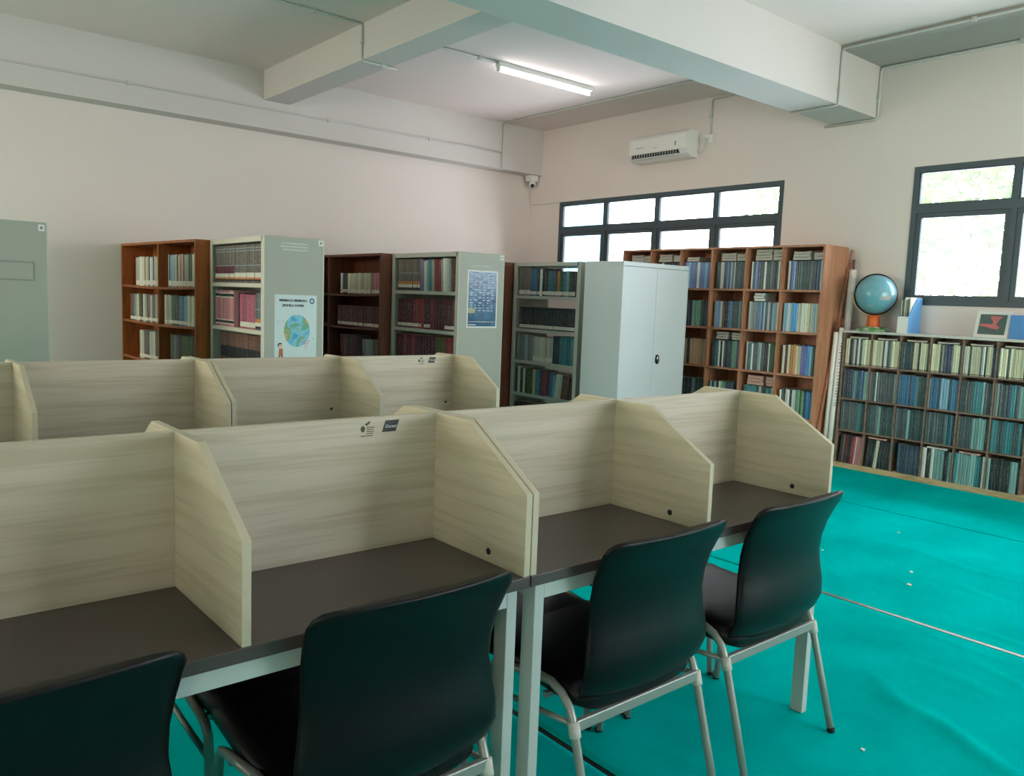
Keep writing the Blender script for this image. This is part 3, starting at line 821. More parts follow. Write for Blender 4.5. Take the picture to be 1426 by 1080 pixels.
# ------------------------------------------------------------------ steel racks, brown racks, cabinet
def steel_rack(x0, x1, y0, y1, label, zs, back=True, front='rack_front'):
    H = 1.78
    t = thing('steel_rack', ((x0+x1)/2, (y0+y1)/2, 0), label, 'rack')
    for y in (y0, y1-.03):
        MB().box(x0, x1, y, y+.03, 0, H).build('end_panel', M['rack_metal'], t, bevel=.002)
    pf = MB()
    for y in (y0+.0, y1-.045): 
        MB().box(x0-.006, x0, y, y+.045, 0, H).build('post', M[front], t)
        MB().box(x1, x1+.006, y, y+.045, 0, H).build('post', M[front], t)
    MB().box(x0-.006, x1+.006, y0+.0305, y1-.0305, H-.04, H-.001).build('top', M[front], t)
    for z in zs: MB().box(x0-.004, x1+.004, y0+.0305, y1-.0305, z-.03, z).build('shelf', M[front], t)
    if back:
        MB().box((x0+x1)/2-.004, (x0+x1)/2+.004, y0+.0305, y1-.0305, .1, H-.04).build('back_panel', M['rack_metal'], t)
    return t
ZR = [.08, .43, .77, 1.10, 1.44]
def corner_tag(t, x, z, y):
    p = MB().box(x-.036, x, y-.001, y+.0005, z-.042, z).build('corner_tag', M['paper'], t)
    MB().prism(ellipse((x-.018, z-.021), .009, .011, 14), y-.0016, y-.0004, 'y').build('tag_mark', M['plastic_grey_d'], p)
M['plastic_grey_d'] = mat('grey_print', '#878c86', .6)

r0 = steel_rack(-.60, -.145, 4.39, 5.45, 'grey-green steel rack end with empty card slot, furthest from the windows', ZR)
corner_tag(r0, -.155, 1.765, 4.39)
g = MB()
g.box(-.47, -.217, 4.386, 4.390, 1.512, 1.520); g.box(-.47, -.217, 4.386, 4.390, 1.396, 1.404); g.box(-.225, -.217, 4.3855, 4.390, 1.396, 1.52)
g.box(-.47, -.462, 4.3855, 4.390, 1.396, 1.52)
g.build('card_holder', M['plastic_grey_d'], r0)

Y0 = 3.83
r1 = steel_rack(1.115, 1.57, Y0, 4.90, 'grey-green steel rack with the paper globe poster on its end', ZR, front='rack_front_lit')
corner_tag(r1, 1.566, 1.774, Y0)
r2 = steel_rack(2.82, 3.30, Y0, 4.90, 'grey-green steel rack with the glossy blue poster on its end', ZR)
corner_tag(r2, 3.292, 1.774, Y0)
r3 = steel_rack(4.25, 4.70, Y0, 4.82, 'grey-green steel rack of mixed books beside the plain steel cabinet', ZR, back=False)

def faint_lines(t, x0, x1, z, rows, y, seed, hh=.012):
    """Worn white stick-on lettering, too faded to read: rows of broken strokes."""
    rnd = random.Random(seed); g = MB()
    for k in range(rows):
        x = x0 + rnd.uniform(0, .02)
        while x < x1 - rnd.uniform(0, .05):
            w = rnd.uniform(.004, .011)
            g.box(x, x+w, y-.0008, y+.0003, z-k*hh*1.9-hh*rnd.uniform(.6, 1)*.5, z-k*hh*1.9+hh*.5)
            x += w + rnd.uniform(.003, .008)
    return g.build('faded_lettering', M['white_ink'], t)
faint_lines(r1, 1.235, 1.47, 1.735, 3, Y0, 5)
faint_lines(r2, 2.93, 3.19, 1.668, 1, Y0, 6, .015)

def poster_globe():
    x0, x1, z0, z1 = 1.192, 1.520, .90, 1.367
    y = Y0-.001
    t = thing('poster', ((x0+x1)/2, y, z0), 'white poster with painted earth and black heading on the rack end', 'poster')
    p = MB().box(x0, x1, y-.001, y, z0, z1).build('sheet', mat('poster_paper', '#c9d6d4', .5, var=.03), t)
    lettering('MEMBACA MEMBUKA', .0225, (1.335, y-.0016, 1.325), M['ink'], t, bold=.0009)
    lettering('JENDELA DUNIA', .0225, (1.335, y-.0016, 1.289), M['ink'], t, bold=.0009)
    m, nt, b = newmat('painted_earth'); N, L = nt.nodes, nt.links
    tc = N.new('ShaderNodeTexCoord'); nz = N.new('ShaderNodeTexNoise'); nz.inputs['Scale'].default_value = 9; nz.inputs['Detail'].default_value = 3; nz.inputs['Distortion'].default_value = .6
    L.new(tc.outputs['Object'], nz.inputs['Vector'])
    rp = N.new('ShaderNodeValToRGB'); cr = rp.color_ramp
    cr.elements[0].position = .36; cr.elements[0].color = lin('#2f9ec4'); cr.elements[1].position = .50; cr.elements[1].color = lin('#7fc0d2')
    for ps, h in ((.55, '#5fa287'), (.62, '#7ea25e'), (.68, '#c0a27e')):
        e = cr.elements.new(ps); e.color = lin(h)
    L.new(nz.outputs['Fac'], rp.inputs['Fac']); L.new(rp.outputs['Color'], b.inputs['Base Color']); b.inputs['Roughness'].default_value = .5
    MB().prism(ellipse((1.365, 1.105), .101, .118, 40), y-.0015, y-.0008, 'y').build('earth_print', m, t)
    MB().prism(ellipse((1.481, 1.325), .020, .022, 24), y-.0015, y-.0008, 'y').build('emblem', M['blue_ink'], t)
    MB().prism(ellipse((1.481, 1.325), .008, .010, 16), y-.0019, y-.0012, 'y').build('emblem_centre', M['paper'], t)
    # small drawn child waving, at the lower corner of the sheet
    g = MB(); g.prism([(1.222,.905),(1.232,.905),(1.240,.925),(1.248,.905),(1.260,.905),(1.256,.955),(1.258,.975),(1.228,.975),(1.226,.955)], y-.0015, y-.0008, 'y')
    g.build('drawn_figure', mat('brown_crayon', '#b0673f', .6), t)
    g = MB(); g.prism(ellipse((1.236, .992), .016, .015, 16), y-.0017, y-.0008, 'y').build('drawn_face', mat('peach_crayon', '#d9b09a', .6), t)
    g = MB(); g.prism([(1.218, .985), (1.216, 1.006), (1.228, 1.018), (1.246, 1.016), (1.252, 1.006), (1.238, 1.008), (1.226, 1.004)], y-.0019, y-.001, 'y').build('drawn_hair', M['ink'], t)
    g = MB()
    for k, (bx, bz) in enumerate(((1.215, 1.17), (1.255, 1.172), (1.29, 1.178), (1.305, 1.172), (1.325, 1.185), (1.49, 1.045))):
        g.prism([(bx-.006, bz+.004), (bx, bz-.004), (bx+.007, bz+.010), (bx, bz+.001)], y-.0015, y-.0008, 'y')
    g.build('drawn_birds', M['ink'], t)
    g = MB()
    for k in range(4): g.prism([(1.40+.01*k, 1.02-.018*k), (1.47-.01*k, 1.03-.016*k), (1.47-.01*k, 1.035-.016*k), (1.40+.01*k, 1.026-.018*k)], y-.0019, y-.0012, 'y')
    g.build('drawn_strokes', mat('red_crayon', '#c98078', .6), t)
poster_globe()

def poster_blue():
    x0, x1, z0, z1 = 2.908, 3.236, 1.14, 1.632
    y = Y0-.001
    t = thing('poster', ((x0+x1)/2, y, z0), 'glossy dark blue printed poster with rows of pale text', 'poster')
    m, nt, b = newmat('glossy_blue_print'); N, L = nt.nodes, nt.links
    tc = N.new('ShaderNodeTexCoord'); nz = N.new('ShaderNodeTexNoise'); nz.inputs['Scale'].default_value = 7; nz.inputs['Detail'].default_value = 4
    L.new(tc.outputs['Object'], nz.inputs['Vector'])
    rp = N.new('ShaderNodeValToRGB'); cr = rp.color_ramp
    cr.elements[0].position = .35; cr.elements[0].color = lin('#27506f'); cr.elements[1].position = .75; cr.elements[1].color = lin('#5f87a3')
    L.new(nz.outputs['Fac'], rp.inputs['Fac']); L.new(rp.outputs['Color'], b.inputs['Base Color']); b.inputs['Roughness'].default_value = .18
    n2 = N.new('ShaderNodeTexNoise'); n2.inputs['Scale'].default_value = 30; bp = N.new('ShaderNodeBump'); bp.inputs['Strength'].default_value = .5; bp.inputs['Distance'].default_value = .004
    L.new(tc.outputs['Object'], n2.inputs['Vector']); L.new(n2.outputs['Fac'], bp.inputs['Height']); L.new(bp.outputs['Normal'], b.inputs['Normal'])
    MB().box(x0, x1, y-.001, y, z0, z1).build('sheet', M['paper'], t)
    MB().box(x0+.012, x1-.012, y-.0016, y-.0008, z0+.012, z1-.012).build('print', m, t)
    rnd = random.Random(9); g = MB()
    for c in range(6):
        for r in range(15):
            if rnd.random() < .2: continue
            xx = x0+.03+c*.046; zz = z1-.035-r*.022
            g.box(xx, xx+rnd.uniform(.014, .034), y-.0021, y-.0014, zz-.004, zz+.003)
    tag(g.build('printed_rows', mat('pale_print', '#b7c7cf', .4), t), kind='stuff')
    MB().box(x0+.015, x0+.085, y-.0021, y-.0014, z0+.125, z0+.165).build('printed_stamp', mat('tan_print', '#a8a07c', .4), t)
    MB().box(x0+.02, x1-.03, y-.0021, y-.0014, z0+.050, z0+.054).box(x0+.02, x0+.10, y-.0021, y-.0014, z0+.022, z0+.030).build('printed_lines', M['white_ink'], t)
poster_blue()

# books in the steel racks
P1 = ', rack with globe poster'
fill(4.85, 3.895, 1.125, ZR[4], .285, .19, 'h11:encym h14:ency', 'from far end, top shelf'+P1, 'encyclopedia', name='encyclopedia', cat='encyclopedia', group='encyclopedias in rows',  hvar=.005, tvar=.1)
fill(4.85, 4.45, 1.125, ZR[3], .28, .19, 'R8', 'from far end, second shelf'+P1, style='law', hvar=.005, tvar=.08)
fill(4.45, 4.33, 1.16, ZR[3], .27, .17, 'm3', 'from far end, second shelf'+P1, hvar=.03)
fill(4.33, 4.03, 1.125, ZR[3], .255, .19, 'p10', 'from far end, second shelf'+P1, style='callbig', hvar=.008, tvar=.12)
fill(4.03, 3.895, 1.125, ZR[3], .27, .19, 'g4', 'from far end, second shelf'+P1, style='orangefoot', hvar=.01)
fill(4.80, 3.895, 1.15, ZR[2], .28, .18, 'q22', 'from far end, third shelf'+P1, 'encyclopedia', name='encyclopedia', cat='encyclopedia', group='encyclopedias in rows', style='band2', hvar=.004, tvar=.1)
P2 = ', rack with blue poster'
fill(4.83, 4.46, 2.83, ZR[4], .285, .19, 'h9', 'from far end, top shelf'+P2, style='orangefoot', hvar=.006, tvar=.1)
fill(4.45, 4.13, 2.83, ZR[4], .275, .19, 'l2 w1 T1 t2 W1 r3', 'from far end, top shelf'+P2, hvar=.04, lean=-3)
fill(4.11, 3.90, 2.83, ZR[4], .28, .19, 'W1 w3 G1 q2', 'from far end, top shelf'+P2, hvar=.03, lean=-5)
fill(4.82, 3.895, 2.83, ZR[3], .265, .19, 'm6:call r3:call r1 m2:call r1 m4 m3:call r1:call', 'from far end, second shelf'+P2, hvar=.02, tvar=.2)
fill(4.84, 3.895, 2.83, ZR[2], .27, .19, 'm3 r1 m2 r1 m7 y3 r3', 'from far end, third shelf'+P2, hvar=.02, tvar=.2)
P3 = ', rack beside the cabinet'
fill(4.76, 4.58, 4.26, ZR[4], .29, .19, 'h4', 'from far end, top shelf'+P3, style='callbig', hvar=.01)
fill(4.58, 4.36, 4.26, ZR[4], .275, .19, 'b3 k1 w1 k1', 'from far end, top shelf'+P3, style='call', hvar=.02)
fill(4.36, 3.92, 4.26, ZR[4], .25, .19, 'd1 t1 b1 y1 O1 f1 t1 s1 f1 k1', 'from far end, top shelf'+P3, style='callbig', hvar=.02)
fill(4.73, 3.90, 4.26, ZR[3], .225, .19, 'k24', 'from far end, second shelf'+P3, 'encyclopedia', name='encyclopedia', cat='encyclopedia', group='encyclopedias in rows', style='callbig', hvar=.004, tvar=.08)
fill(4.76, 4.50, 4.26, ZR[2], .27, .19, 'G6', 'from far end, third shelf'+P3, hvar=.01)
fill(4.50, 4.20, 4.26, ZR[2], .255, .19, 'W7', 'from far end, third shelf'+P3, style='callbig', hvar=.01)
fill(4.20, 3.90, 4.26, ZR[2], .275, .19, 'n3 t6', 'from far end, third shelf'+P3, hvar=.01)
fill(4.76, 4.30, 4.26, ZR[1], .26, .19, 'd1 W1 f1 w1 y2 f1 W1 e1 b1 n1 r1', 'from far end, fourth shelf'+P3, hvar=.06)
fill(4.25, 3.93, 4.26, ZR[1], .235, .19, 'b1 s1 W2 q2 m1', 'from far end, fourth shelf'+P3, hvar=.05, lean=6)
fill(4.76, 3.90, 4.26, ZR[0], .25, .19, 'k2 m1 k3 q1 n2 k2 h1 k3', 'from far end, bottom shelf'+P3, hvar=.05)

def brown_rack(loc, rz, L_, dep, wm, label, cols, zs=(.06, .40, .735, 1.075, 1.40), H=1.78):
    """Local frame: near end at y=0, running to y=L_; open front faces -x."""
    t = thing('wooden_rack', loc, label, 'rack', None, rz)
    b = lambda m, n: m.build(n, M[wm], t, world=False)
    th = .022
    b(MB().box(0, dep, 0, th, 0, H), 'side_panel'); b(MB().box(0, dep, L_-th, L_, 0, H), 'side_panel')
    b(MB().box(0, dep, th, L_-th, H-th, H), 'top'); b(MB().box(dep-.006, dep, th, L_-th, .04, H-th), 'back_panel')
    n = 16
    for z in zs:       # shelves sag a little between their ends
        g = MB(); rr = []
        for i in range(n+1):
            y = th + (L_-2*th)*i/n; s = -.014*math.sin(math.pi*i/n)
            rr.append([(.004, y, z-.02+s), (dep-.006, y, z-.02+s), (dep-.006, y, z+s), (.004, y, z+s)])
        b(g.rings(rr), 'shelf')
    for yc in cols: b(MB().box(.004, dep-.006, yc-.01, yc+.01, 0.06, H-th), 'divider')
    return t, Matrix.Translation(loc) @ Matrix.Rotation(rz, 4, 'Z')
RZ1 = math.atan2(.13, 1.69)
b1, X1 = brown_rack((1.0, 4.925, 0), RZ1, 1.70, .105+.19, 'brown_wood', 'warm brown wooden rack adjoining the globe-poster rack', [.80])
B1 = ', warm brown rack'
def bfill(X, rz, yh, yl, z, h, spec, where, **k): fill(yh, yl, .03, z, h, .17, spec, where, xform=X, parent_rz=rz, **k)
bfill(X1, RZ1, 1.42, .83, 1.388, .265, 'W3 w2 c2 o1 W2 k1 w2 k1 W3 G1', 'from far end, top shelf, far half'+B1, style='callbig')
bfill(X1, RZ1, .66, .03, 1.388, .275, 'w1 k1 s2 W2 y1 w1 O1 R1 w1 q1 W2 f2 W2 y2', 'from far end, top shelf, near half'+B1, style='callbig')
bfill(X1, RZ1, 1.58, .83, 1.063, .25, 'q2 t1 W2 y1 k1 W2 h2 W1 h2 W1 h2', 'from far end, second shelf, far half'+B1, style='call')
bfill(X1, RZ1, .74, .03, 1.063, .255, 'W4 f2 k2 n1 b2 s2 W2 c2 W2', 'from far end, second shelf, near half'+B1, style='call')
bfill(X1, RZ1, 1.35, .83, .722, .26, 'W3 h2 k1 W3 h3', 'from far end, third shelf, far half'+B1, style='call')
bfill(X1, RZ1, .62, .03, .722, .26, 'f2 h2 k2 y3 f2 q2 W1', 'from far end, third shelf, near half'+B1)
b2_, X2 = brown_rack((2.70, 4.92, 0), 0, 1.70, .30, 'brown_dark', 'dark brown wooden rack behind the blue-poster rack', [1.05])
B2 = ', dark brown rack'
bfill(X2, 0, .86, .26, 1.395, .20, 'w1 n2 c1 W2 c1 W2 c2', 'from far end, top shelf'+B2, style='callbig', hvar=.01)
bfill(X2, 0, .22, .03, 1.395, .20, 'R5', 'from far end, top shelf'+B2, style='callbig', hvar=.01)
bfill(X2, 0, .90, .38, 1.07, .20, 'm10', 'from far end, second shelf, far half'+B2, style='callbig', hvar=.004, tvar=.05)
bfill(X2, 0, .36, .03, 1.07, .20, 'm7', 'from far end, second shelf, near half'+B2, style='callbig', hvar=.004, tvar=.05)
bfill(X2, 0, .82, .48, .73, .25, 'q2 m2 k1 m2', 'from far end, third shelf, far half'+B2, lean=-4)
bfill(X2, 0, .38, .05, .73, .22, 'G3 h2', 'from far end, third shelf, near half'+B2, lean=-3)
brown_rack((4.13, 4.85, 0), 0, 1.75, .42, 'brown_dark', 'dark brown wooden rack showing only its side behind the cabinet rack', [.85])

def cabinet():
    x0, x1, y0, y1, H = 4.114, 5.028, 3.16, 3.64, 1.77
    t = thing('steel_cabinet', ((x0+x1)/2, (y0+y1)/2, 0), 'pale blue-grey steel cabinet with two closed doors and oval handle', 'cabinet')
    c = M['cabinet_metal']
    b = MB()
    b.box(x0, x1, y0+.02, y1, .04, H-.04)
    b.build('body', c, t, bevel=.002)
    MB().box(x0, x1, y0, y1, H-.04, H).build('top', c, t, bevel=.004)
    MB().box(x0, x1, y0+.01, y1, 0, .04).build('base', c, t)
    xm = 4.575
    for (a, d) in ((x0+.012, xm-.0015), (xm+.0015, x1-.012)):
        MB().box(a, d, y0+.003, y0+.02, .045, H-.043).build('door', c, t, bevel=.0025)
    for (a, d) in ((x0, x0+.011), (x1-.011, x1)):
        MB().box(a, d, y0+.001, y0+.02, .04, H-.04).build('door_jamb', c, t)
    h = MB().prism(ellipse((4.632, .892), .028, .045, 28), y0-.008, y0+.004, 'y').build('handle_plate', M['black_gloss'], t, bevel=.004)
    MB().prism(ellipse((4.632, .902), .014, .022, 20), y0-.016, y0-.006, 'y').build('handle_knob', M['chrome'], h, bevel=.003)
    MB().prism(ellipse((4.632, .868), .006, .008, 14), y0-.011, y0-.006, 'y').build('lock', M['chrome'], h)
cabinet()

# ------------------------------------------------------------------ wall and ceiling fittings
def conduit(pts, label, r=.010, clips=()):
    t = thing('conduit', pts[0], label, 'conduit', None)
    MB().tube([Vector(p) for p in pts], r, 8).build('pipe', M['conduit'], t, smooth=True)
    for c in clips:
        MB().box(c[0]-.017, c[0]+.017, c[1]-.017, c[1]+.017, c[2]-.017, c[2]+.017).build('clip', M['conduit'], t, bevel=.004)
def elbow(p, q, s, n=4, k=.06):
    """Rounds the corner q of a path p-q-s."""
    p, q, s = Vector(p), Vector(q), Vector(s)
    a = q + (p-q).normalized()*k; b = q + (s-q).normalized()*k
    return [a*(1-t)**2 + q*2*t*(1-t) + b*t*t for t in [i/n for i in range(n+1)]]
yb = 6.42-.011
conduit([(XB+.02, yb, 3.225), (5.29, yb, 3.225)], 'long grey conduit running along the beam above the books', clips=[(0.9, yb, 3.225), (2.9, yb, 3.225), (4.2, yb, 3.225)])
z = ZC-.011
conduit([(5.30, 2.38, z)] + elbow((5.30, 2.38, z), (5.30, yb, z), (5.30, yb, 3.0), k=.03) + elbow((5.30, yb, z), (5.30, yb, 3.02), (5.02, 6.43, 3.019), k=.03) + [(5.06, yb, 3.02)],
        'grey conduit crossing ceiling to the corner and down the beam', clips=[(5.30, 3.3, z), (5.30, yb, 3.20), (5.30, 4.7, z)])
conduit([(-1.9, 4.40, z)] + [(2.10, 4.40, z)] + elbow((1, 4.40, z), (2.174, 4.40, z), (2.174, 4.40, 3.2), k=.02) + elbow((2.174, 4.40, z), (2.174, 4.40, 3.299), (2.4, 4.40, 3.299), k=.02) + [(2.52, 4.40, 3.299)],
        'grey conduit wrapping over the cross beam to the ceiling', clips=[(2.174, 4.40, 3.45), (2.38, 4.40, 3.299), (1.75, 4.40, z)])
conduit([(2.47, 4.42, z), (3.60, 4.42, z)], 'pale conduit feeding the end of the lit fluorescent lamp', clips=[(3.4, 4.42, z)])
yf = 1.93-.011; zs_ = ZC-.035-.011
conduit([(5.29, -2.5, ZC-.03)] + elbow((5.29, -2.5, ZC-.03), (5.29, yf, ZC-.03), (5.29, yf, 3.2), k=.04) + elbow((5.29, yf, ZC), (5.29, yf, 3.114), (5.29, 2.3, 3.114), k=.03) + [(5.29, 2.37, 3.114)],
        'grey conduit down the deep beam, along its underside by the windows', clips=[(5.29, yf, 3.25), (5.29, .9, ZC-.03)])
xw = XW-.014
conduit([(xw, -2.5, ZC-.05)] + elbow((xw, -2.5, ZC-.05), (xw, yf, ZC-.05), (xw, yf, 3.2), k=.04) + elbow((xw, yf, ZC-.05), (xw, yf, 3.112), (xw, 2.3, 3.112), k=.04) + [(xw, 2.42, 3.112)],
        'pale conduit following the window wall around the end of deep beam', r=.013, clips=[(xw-.004, yf, 3.3), (xw-.004, .8, ZC-.05)])
conduit([(xw, 3.73, 3.20)] + elbow((xw, 3.73, 3.2), (xw, 3.73, 3.575), (xw, 2.5, 3.575), k=.04) + [(xw, 2.37, 3.575)], 'thin pale conduit rising from the air conditioner socket', r=.008, clips=[(xw-.004, 3.73, 3.4)])

def aircon():
    ya, yb_ = 3.88, 4.70; z0, z1 = 2.985, 3.275
    t = thing('air_conditioner', (5.88, (ya+yb_)/2, z0), 'white split air conditioner mounted high above the first window', 'air conditioner')
    prof = [(XW, z0+.0), (XW, z1), (5.83, z1), (5.795, z1-.03), (5.775, z1-.10), (5.775, z0+.085), (5.80, z0+.035), (5.86, z0+.004)]
    MB().prism(prof, ya, yb_, 'y').build('body', M['plastic_white'], t, bevel=.006)
    MB().box(5.7715, 5.776, ya+.02, yb_-.006, z0+.088, z1-.055).build('front_panel', M['plastic_white'], t, bevel=.0015)
    v = MB().box(5.770, 5.80, ya+.11, yb_-.045, z0+.040, z0+.078).build('air_outlet', M['dark'], t)
    g = MB()
    for k in range(18): yy = ya+.135+k*.037; g.box(5.768, 5.772, yy, yy+.006, z0+.044, z0+.076)
    g.build('louvre', M['plastic_grey'], v)
    MB().box(5.768, 5.776, ya+.10, yb_-.035, z0+.020, z0+.038).build('deflector', M['plastic_grey'], t, bevel=.002)
    MB().box(5.770, 5.7716, ya+.145, ya+.165, z0+.125, z0+.170).build('badge', M['plastic_grey_d'], t)
    g = MB()
    for k in range(4): g.box(5.770, 5.7716, 4.57-.03*k, 4.595-.03*k, z0+.150, z0+.156); g.box(5.770, 5.7716, 4.575-.03*k, 4.595-.03*k, z0+.138, z0+.142)
    for k in range(3): g.box(5.770, 5.7716, 4.33-.02*k, 4.345-.02*k, z0+.128, z0+.133)
    g.build('printed_marks', M['plastic_grey_d'], t)
    g = MB().box(5.84, 5.955, ya+.05, yb_-.05, z1, z1+.006)
    g.build('intake_grille', M['plastic_grey'], t)
aircon()
def socket():
    t = thing('wall_socket', (XW, 3.74, 3.16), 'white wall socket with plugged cord beside the air conditioner', 'socket')
    MB().box(XW-.03, XW, 3.70, 3.78, 3.12, 3.21).build('box', M['plastic_white'], t, bevel=.004)
    p = MB().box(XW-.06, XW-.03, 3.735, 3.772, 3.135, 3.175).build('plug', M['plastic_grey'], t, bevel=.004)
    pts = []
    for i in range(13):
        a = i/12; pts.append((XW-.045+.03*a, 3.755+.125*a, 3.135-.11*math.sin(math.pi*min(1, a*.75)) + .0*a))
    MB().tube(pts, .005, 8).build('cord', M['plastic_grey'], t, smooth=True)
socket()
def cctv():
    t = thing('security_camera', (5.90, 6.50, 3.03), 'small white security camera with dark lens in the ceiling corner', 'camera')
    MB().box(5.84, 5.96, 6.46, 6.58, 2.955, 3.03).build('mount_box', M['plastic_white'], t, bevel=.006)
    hd = MB().lathe([(.01, -.05), (.03, -.045), (.04, -.02), (.042, .01), (.036, .04)], (5.885, 6.49, 2.92), 20).build('housing', M['plastic_white'], t, smooth=True)
    d = Vector((-.62, -.78, -.1)); c = Vector((5.885, 6.49, 2.895))
    MB().tube([c + d*.02, c + d*.045, c + d*.05], .022, 18, rad=[.026, .024, .014]).build('lens', M['black_gloss'], hd, smooth=True)
    MB().tube([(5.955, 6.615, 2.97), (5.965, 6.62, 2.7), (5.965, 6.6, 2.66), (5.972, 6.3, 2.655), (5.972, 6.05, 2.665)], .004, 6).build('cable', M['plastic_grey'], t, smooth=True)
cctv()

def lamp(x0, y, label, on_=True):
    t = thing('fluorescent_lamp', (x0+.6, y, ZC), label, 'lamp', None)
    MB().box(x0, x0+1.24, y-.03, y+.03, ZC-.045, ZC).build('batten', M['batten'], t, bevel=.004)
    for x in (x0+.005, x0+1.21): MB().box(x, x+.025, y-.016, y+.016, ZC-.088, ZC-.045).build('end_holder', M['plastic_white'], t, bevel=.003)
    MB().tube([(x0+.03, y, ZC-.072), (x0+1.21, y, ZC-.072)], .014, 14).build('tube', M['tube'], t, smooth=True)
lamp(3.61, 4.42, 'lit fluorescent tube lamp on ceiling between the beams')
lamp(3.61, -.6, 'lit fluorescent tube lamp on ceiling over the open carpet')
lamp(-.5, -.6, 'lit fluorescent tube lamp on ceiling over the front carrels')
lamp(-.5, -3.0, 'lit fluorescent tube lamp on ceiling behind the front chairs')

# scraps of paper on the carpet
for k, (x, y) in enumerate(((3.22, .11), (3.0, .02), (3.96, .52), (3.17, .60), (1.25, -.62))):
    g = MB(); rnd = random.Random(k); s = (.011, .017, .010, .008, .009)[k]
    g.prism([(x+s*math.cos(a)*rnd.uniform(.6, 1.2), y+s*math.sin(a)*rnd.uniform(.6, 1.2)) for a in (0, 1.3, 2.4, 3.9, 5.1)], .0008, .004, 'z')
    o = g.build('paper_scrap', M['paper'])
    tag(o, ('small white paper scrap on carpet beside the largest scrap', 'largest white paper scrap lying on the carpet', 'tiny white paper scrap nearest the low bookcase on carpet',
            'tiny white paper scrap alone on carpet near end carrel', 'white paper scrap by the end chair rear foot')[k], 'paper scrap')

# ------------------------------------------------------------------ outdoors
lm = mat('tree_leaves', '#4d6a30', .6, var=.35, scale=3)
tm = mat('tree_bark', '#6b5a4a', .9, var=.2)
def tree(x, y, zc, rx, rz, n, label, seed):
    rnd = random.Random(seed)
    t = thing('tree', (x, y, -.3), label, 'tree', None)
    pts = [(x, y, -.3), (x+.05, y-.05, zc*.4), (x-.05, y+.05, zc)]
    MB().tube(pts, .12, 8, rad=[.14, .11, .05]).build('trunk', tm, t, smooth=True)
    g = MB()
    for _ in range(n):
        while True:
            p = Vector((rnd.uniform(-1,1), rnd.uniform(-1,1), rnd.uniform(-1,1)))
            if p.length < 1: break
        p = Vector((x+p.x*rx, y+p.y*rx, zc+p.z*rz))
        a, b = rnd.uniform(.05, .11), rnd.uniform(.025, .05)
        u = Vector((rnd.gauss(0,1), rnd.gauss(0,1), rnd.gauss(0,.6))).normalized(); w = u.orthogonal().normalized()
        w.rotate(Matrix.Rotation(rnd.uniform(0, 6.3), 3, u))
        k = len(g.v); c = u.cross(w)*.012
        g.v += [tuple(p-u*a), tuple(p+w*b+c), tuple(p+u*a), tuple(p-w*b+c)]
        g.f += [(k, k+1, k+2, k+3)]; g.m += [0]
    g.build('foliage', lm, t)
tree(10.6, 5.0, 3.6, 1.4, 1.4, 2600, 'pale leafy tree outside the first window', 1)
tree(9.6, 2.2, 2.8, 1.3, 1.5, 3000, 'pale leafy tree outside between the two windows', 2)
tree(11.2, -.7, 2.7, 1.7, 1.7, 3000, 'pale leafy tree outside the second window', 3)
o = MB().box(9.0, 9.12, 8.2, 9.1, -.3, 3.6).build('blue_board', mat('blue_board_paint', '#3f9fe0', .5))
tag(o, 'blue board outside beyond the corner of first window', 'board')

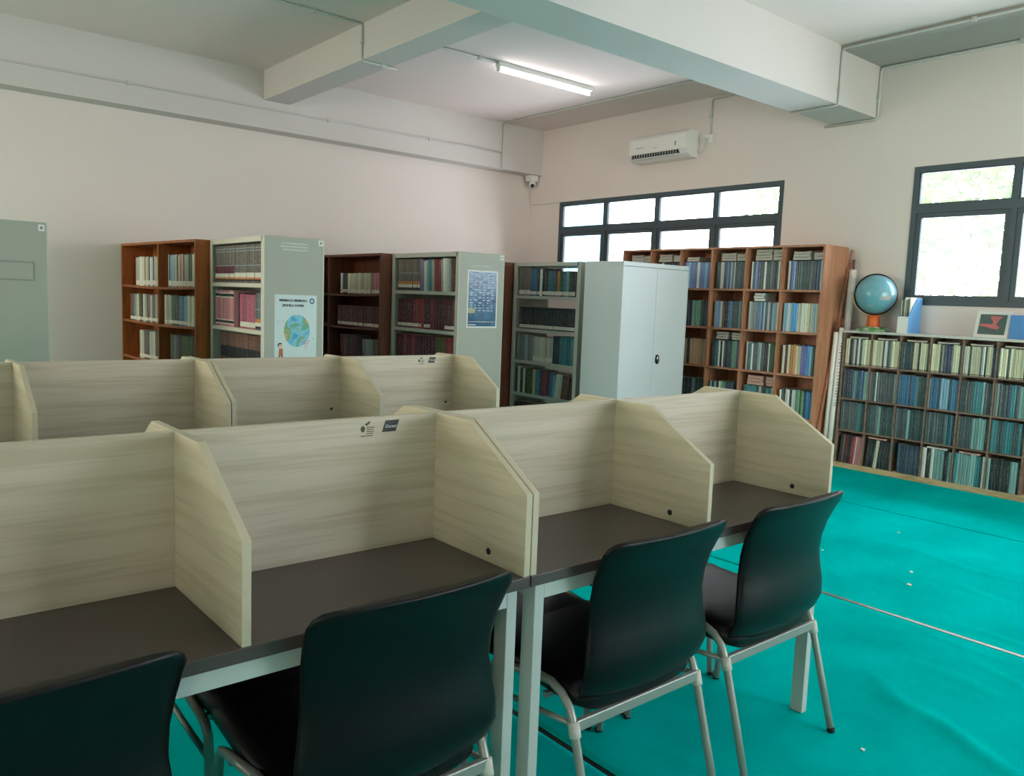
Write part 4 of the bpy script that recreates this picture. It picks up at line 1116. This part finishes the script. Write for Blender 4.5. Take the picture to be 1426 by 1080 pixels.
# ------------------------------------------------------------------ light and camera
w = bpy.data.worlds.new('overcast_sky'); scene.world = w; w.use_nodes = True
N, L = w.node_tree.nodes, w.node_tree.links
bg = N['Background']
tc = N.new('ShaderNodeTexCoord'); sp = N.new('ShaderNodeSeparateXYZ'); L.new(tc.outputs['Generated'], sp.inputs[0])
mr = N.new('ShaderNodeMapRange'); mr.inputs['From Min'].default_value = -.6; mr.inputs['From Max'].default_value = .6
L.new(sp.outputs['X'], mr.inputs['Value'])
mx = N.new('ShaderNodeMix'); mx.data_type = 'RGBA'
mx.inputs['A'].default_value = (1.27, 1.11, .96, 1); mx.inputs['B'].default_value = (.99, .97, 1.10, 1)
L.new(mr.outputs['Result'], mx.inputs['Factor']); L.new(mx.outputs['Result'], bg.inputs['Color'])
bg.inputs['Strength'].default_value = 12.8

for (x, sg, hs, sw) in ((XW+T+.01, 1, WIN_R, 0), (XB-T-.01, -1, WIN_L, 0), (YB-T-.01, -1, ADDED_WIN_B, 1)):      # sampling portals in the window openings (they emit nothing themselves)
    for (y0, y1, z0, z1) in hs:
        l = bpy.data.lights.new('window_portal', 'AREA'); l.shape = 'RECTANGLE'; l.size = z1-z0; l.size_y = y1-y0
        l.cycles.is_portal = True
        o = bpy.data.objects.new('window_portal', l); col.objects.link(o)
        o.location = ((y0+y1)/2, x, (z0+z1)/2) if sw else (x, (y0+y1)/2, (z0+z1)/2)
        if sw: l.size, l.size_y = y1-y0, z1-z0
        o.rotation_euler = (R(-90*sg), 0, 0) if sw else (0, R(90*sg), 0)     # -z of the lamp looks into the room

cam = bpy.data.cameras.new('camera'); co = bpy.data.objects.new('camera', cam); col.objects.link(co)
cam.sensor_width = 36; cam.lens = 1125.4/1426*36; cam.clip_start = .05
pi_, ya_, ro_ = -.1085, .8746, .0382
fw = Vector((math.cos(ya_)*math.cos(pi_), math.sin(ya_)*math.cos(pi_), math.sin(pi_)))
r0_ = Vector((math.sin(ya_), -math.cos(ya_), 0)); u0_ = r0_.cross(fw)
rv = r0_*math.cos(ro_) + u0_*math.sin(ro_); uv = -r0_*math.sin(ro_) + u0_*math.cos(ro_)
mw = Matrix((rv, uv, -fw)).transposed().to_4x4(); mw.translation = (-1.2228, -1.7556, 1.3914)
co.matrix_world = mw
scene.camera = co

scene.view_settings.view_transform = 'Standard'; scene.view_settings.look = 'None'
scene.view_settings.gamma = 1; scene.view_settings.use_curve_mapping = False
scene.view_settings.exposure = 0.0
scene.cycles.max_bounces = 10; scene.cycles.diffuse_bounces = 6; scene.cycles.transparent_max_bounces = 12
scene.cycles.sample_clamp_indirect = 8; scene.cycles.caustics_reflective = False; scene.cycles.caustics_refractive = False
for o in bpy.data.objects:
    if '_o' in o: del o['_o']
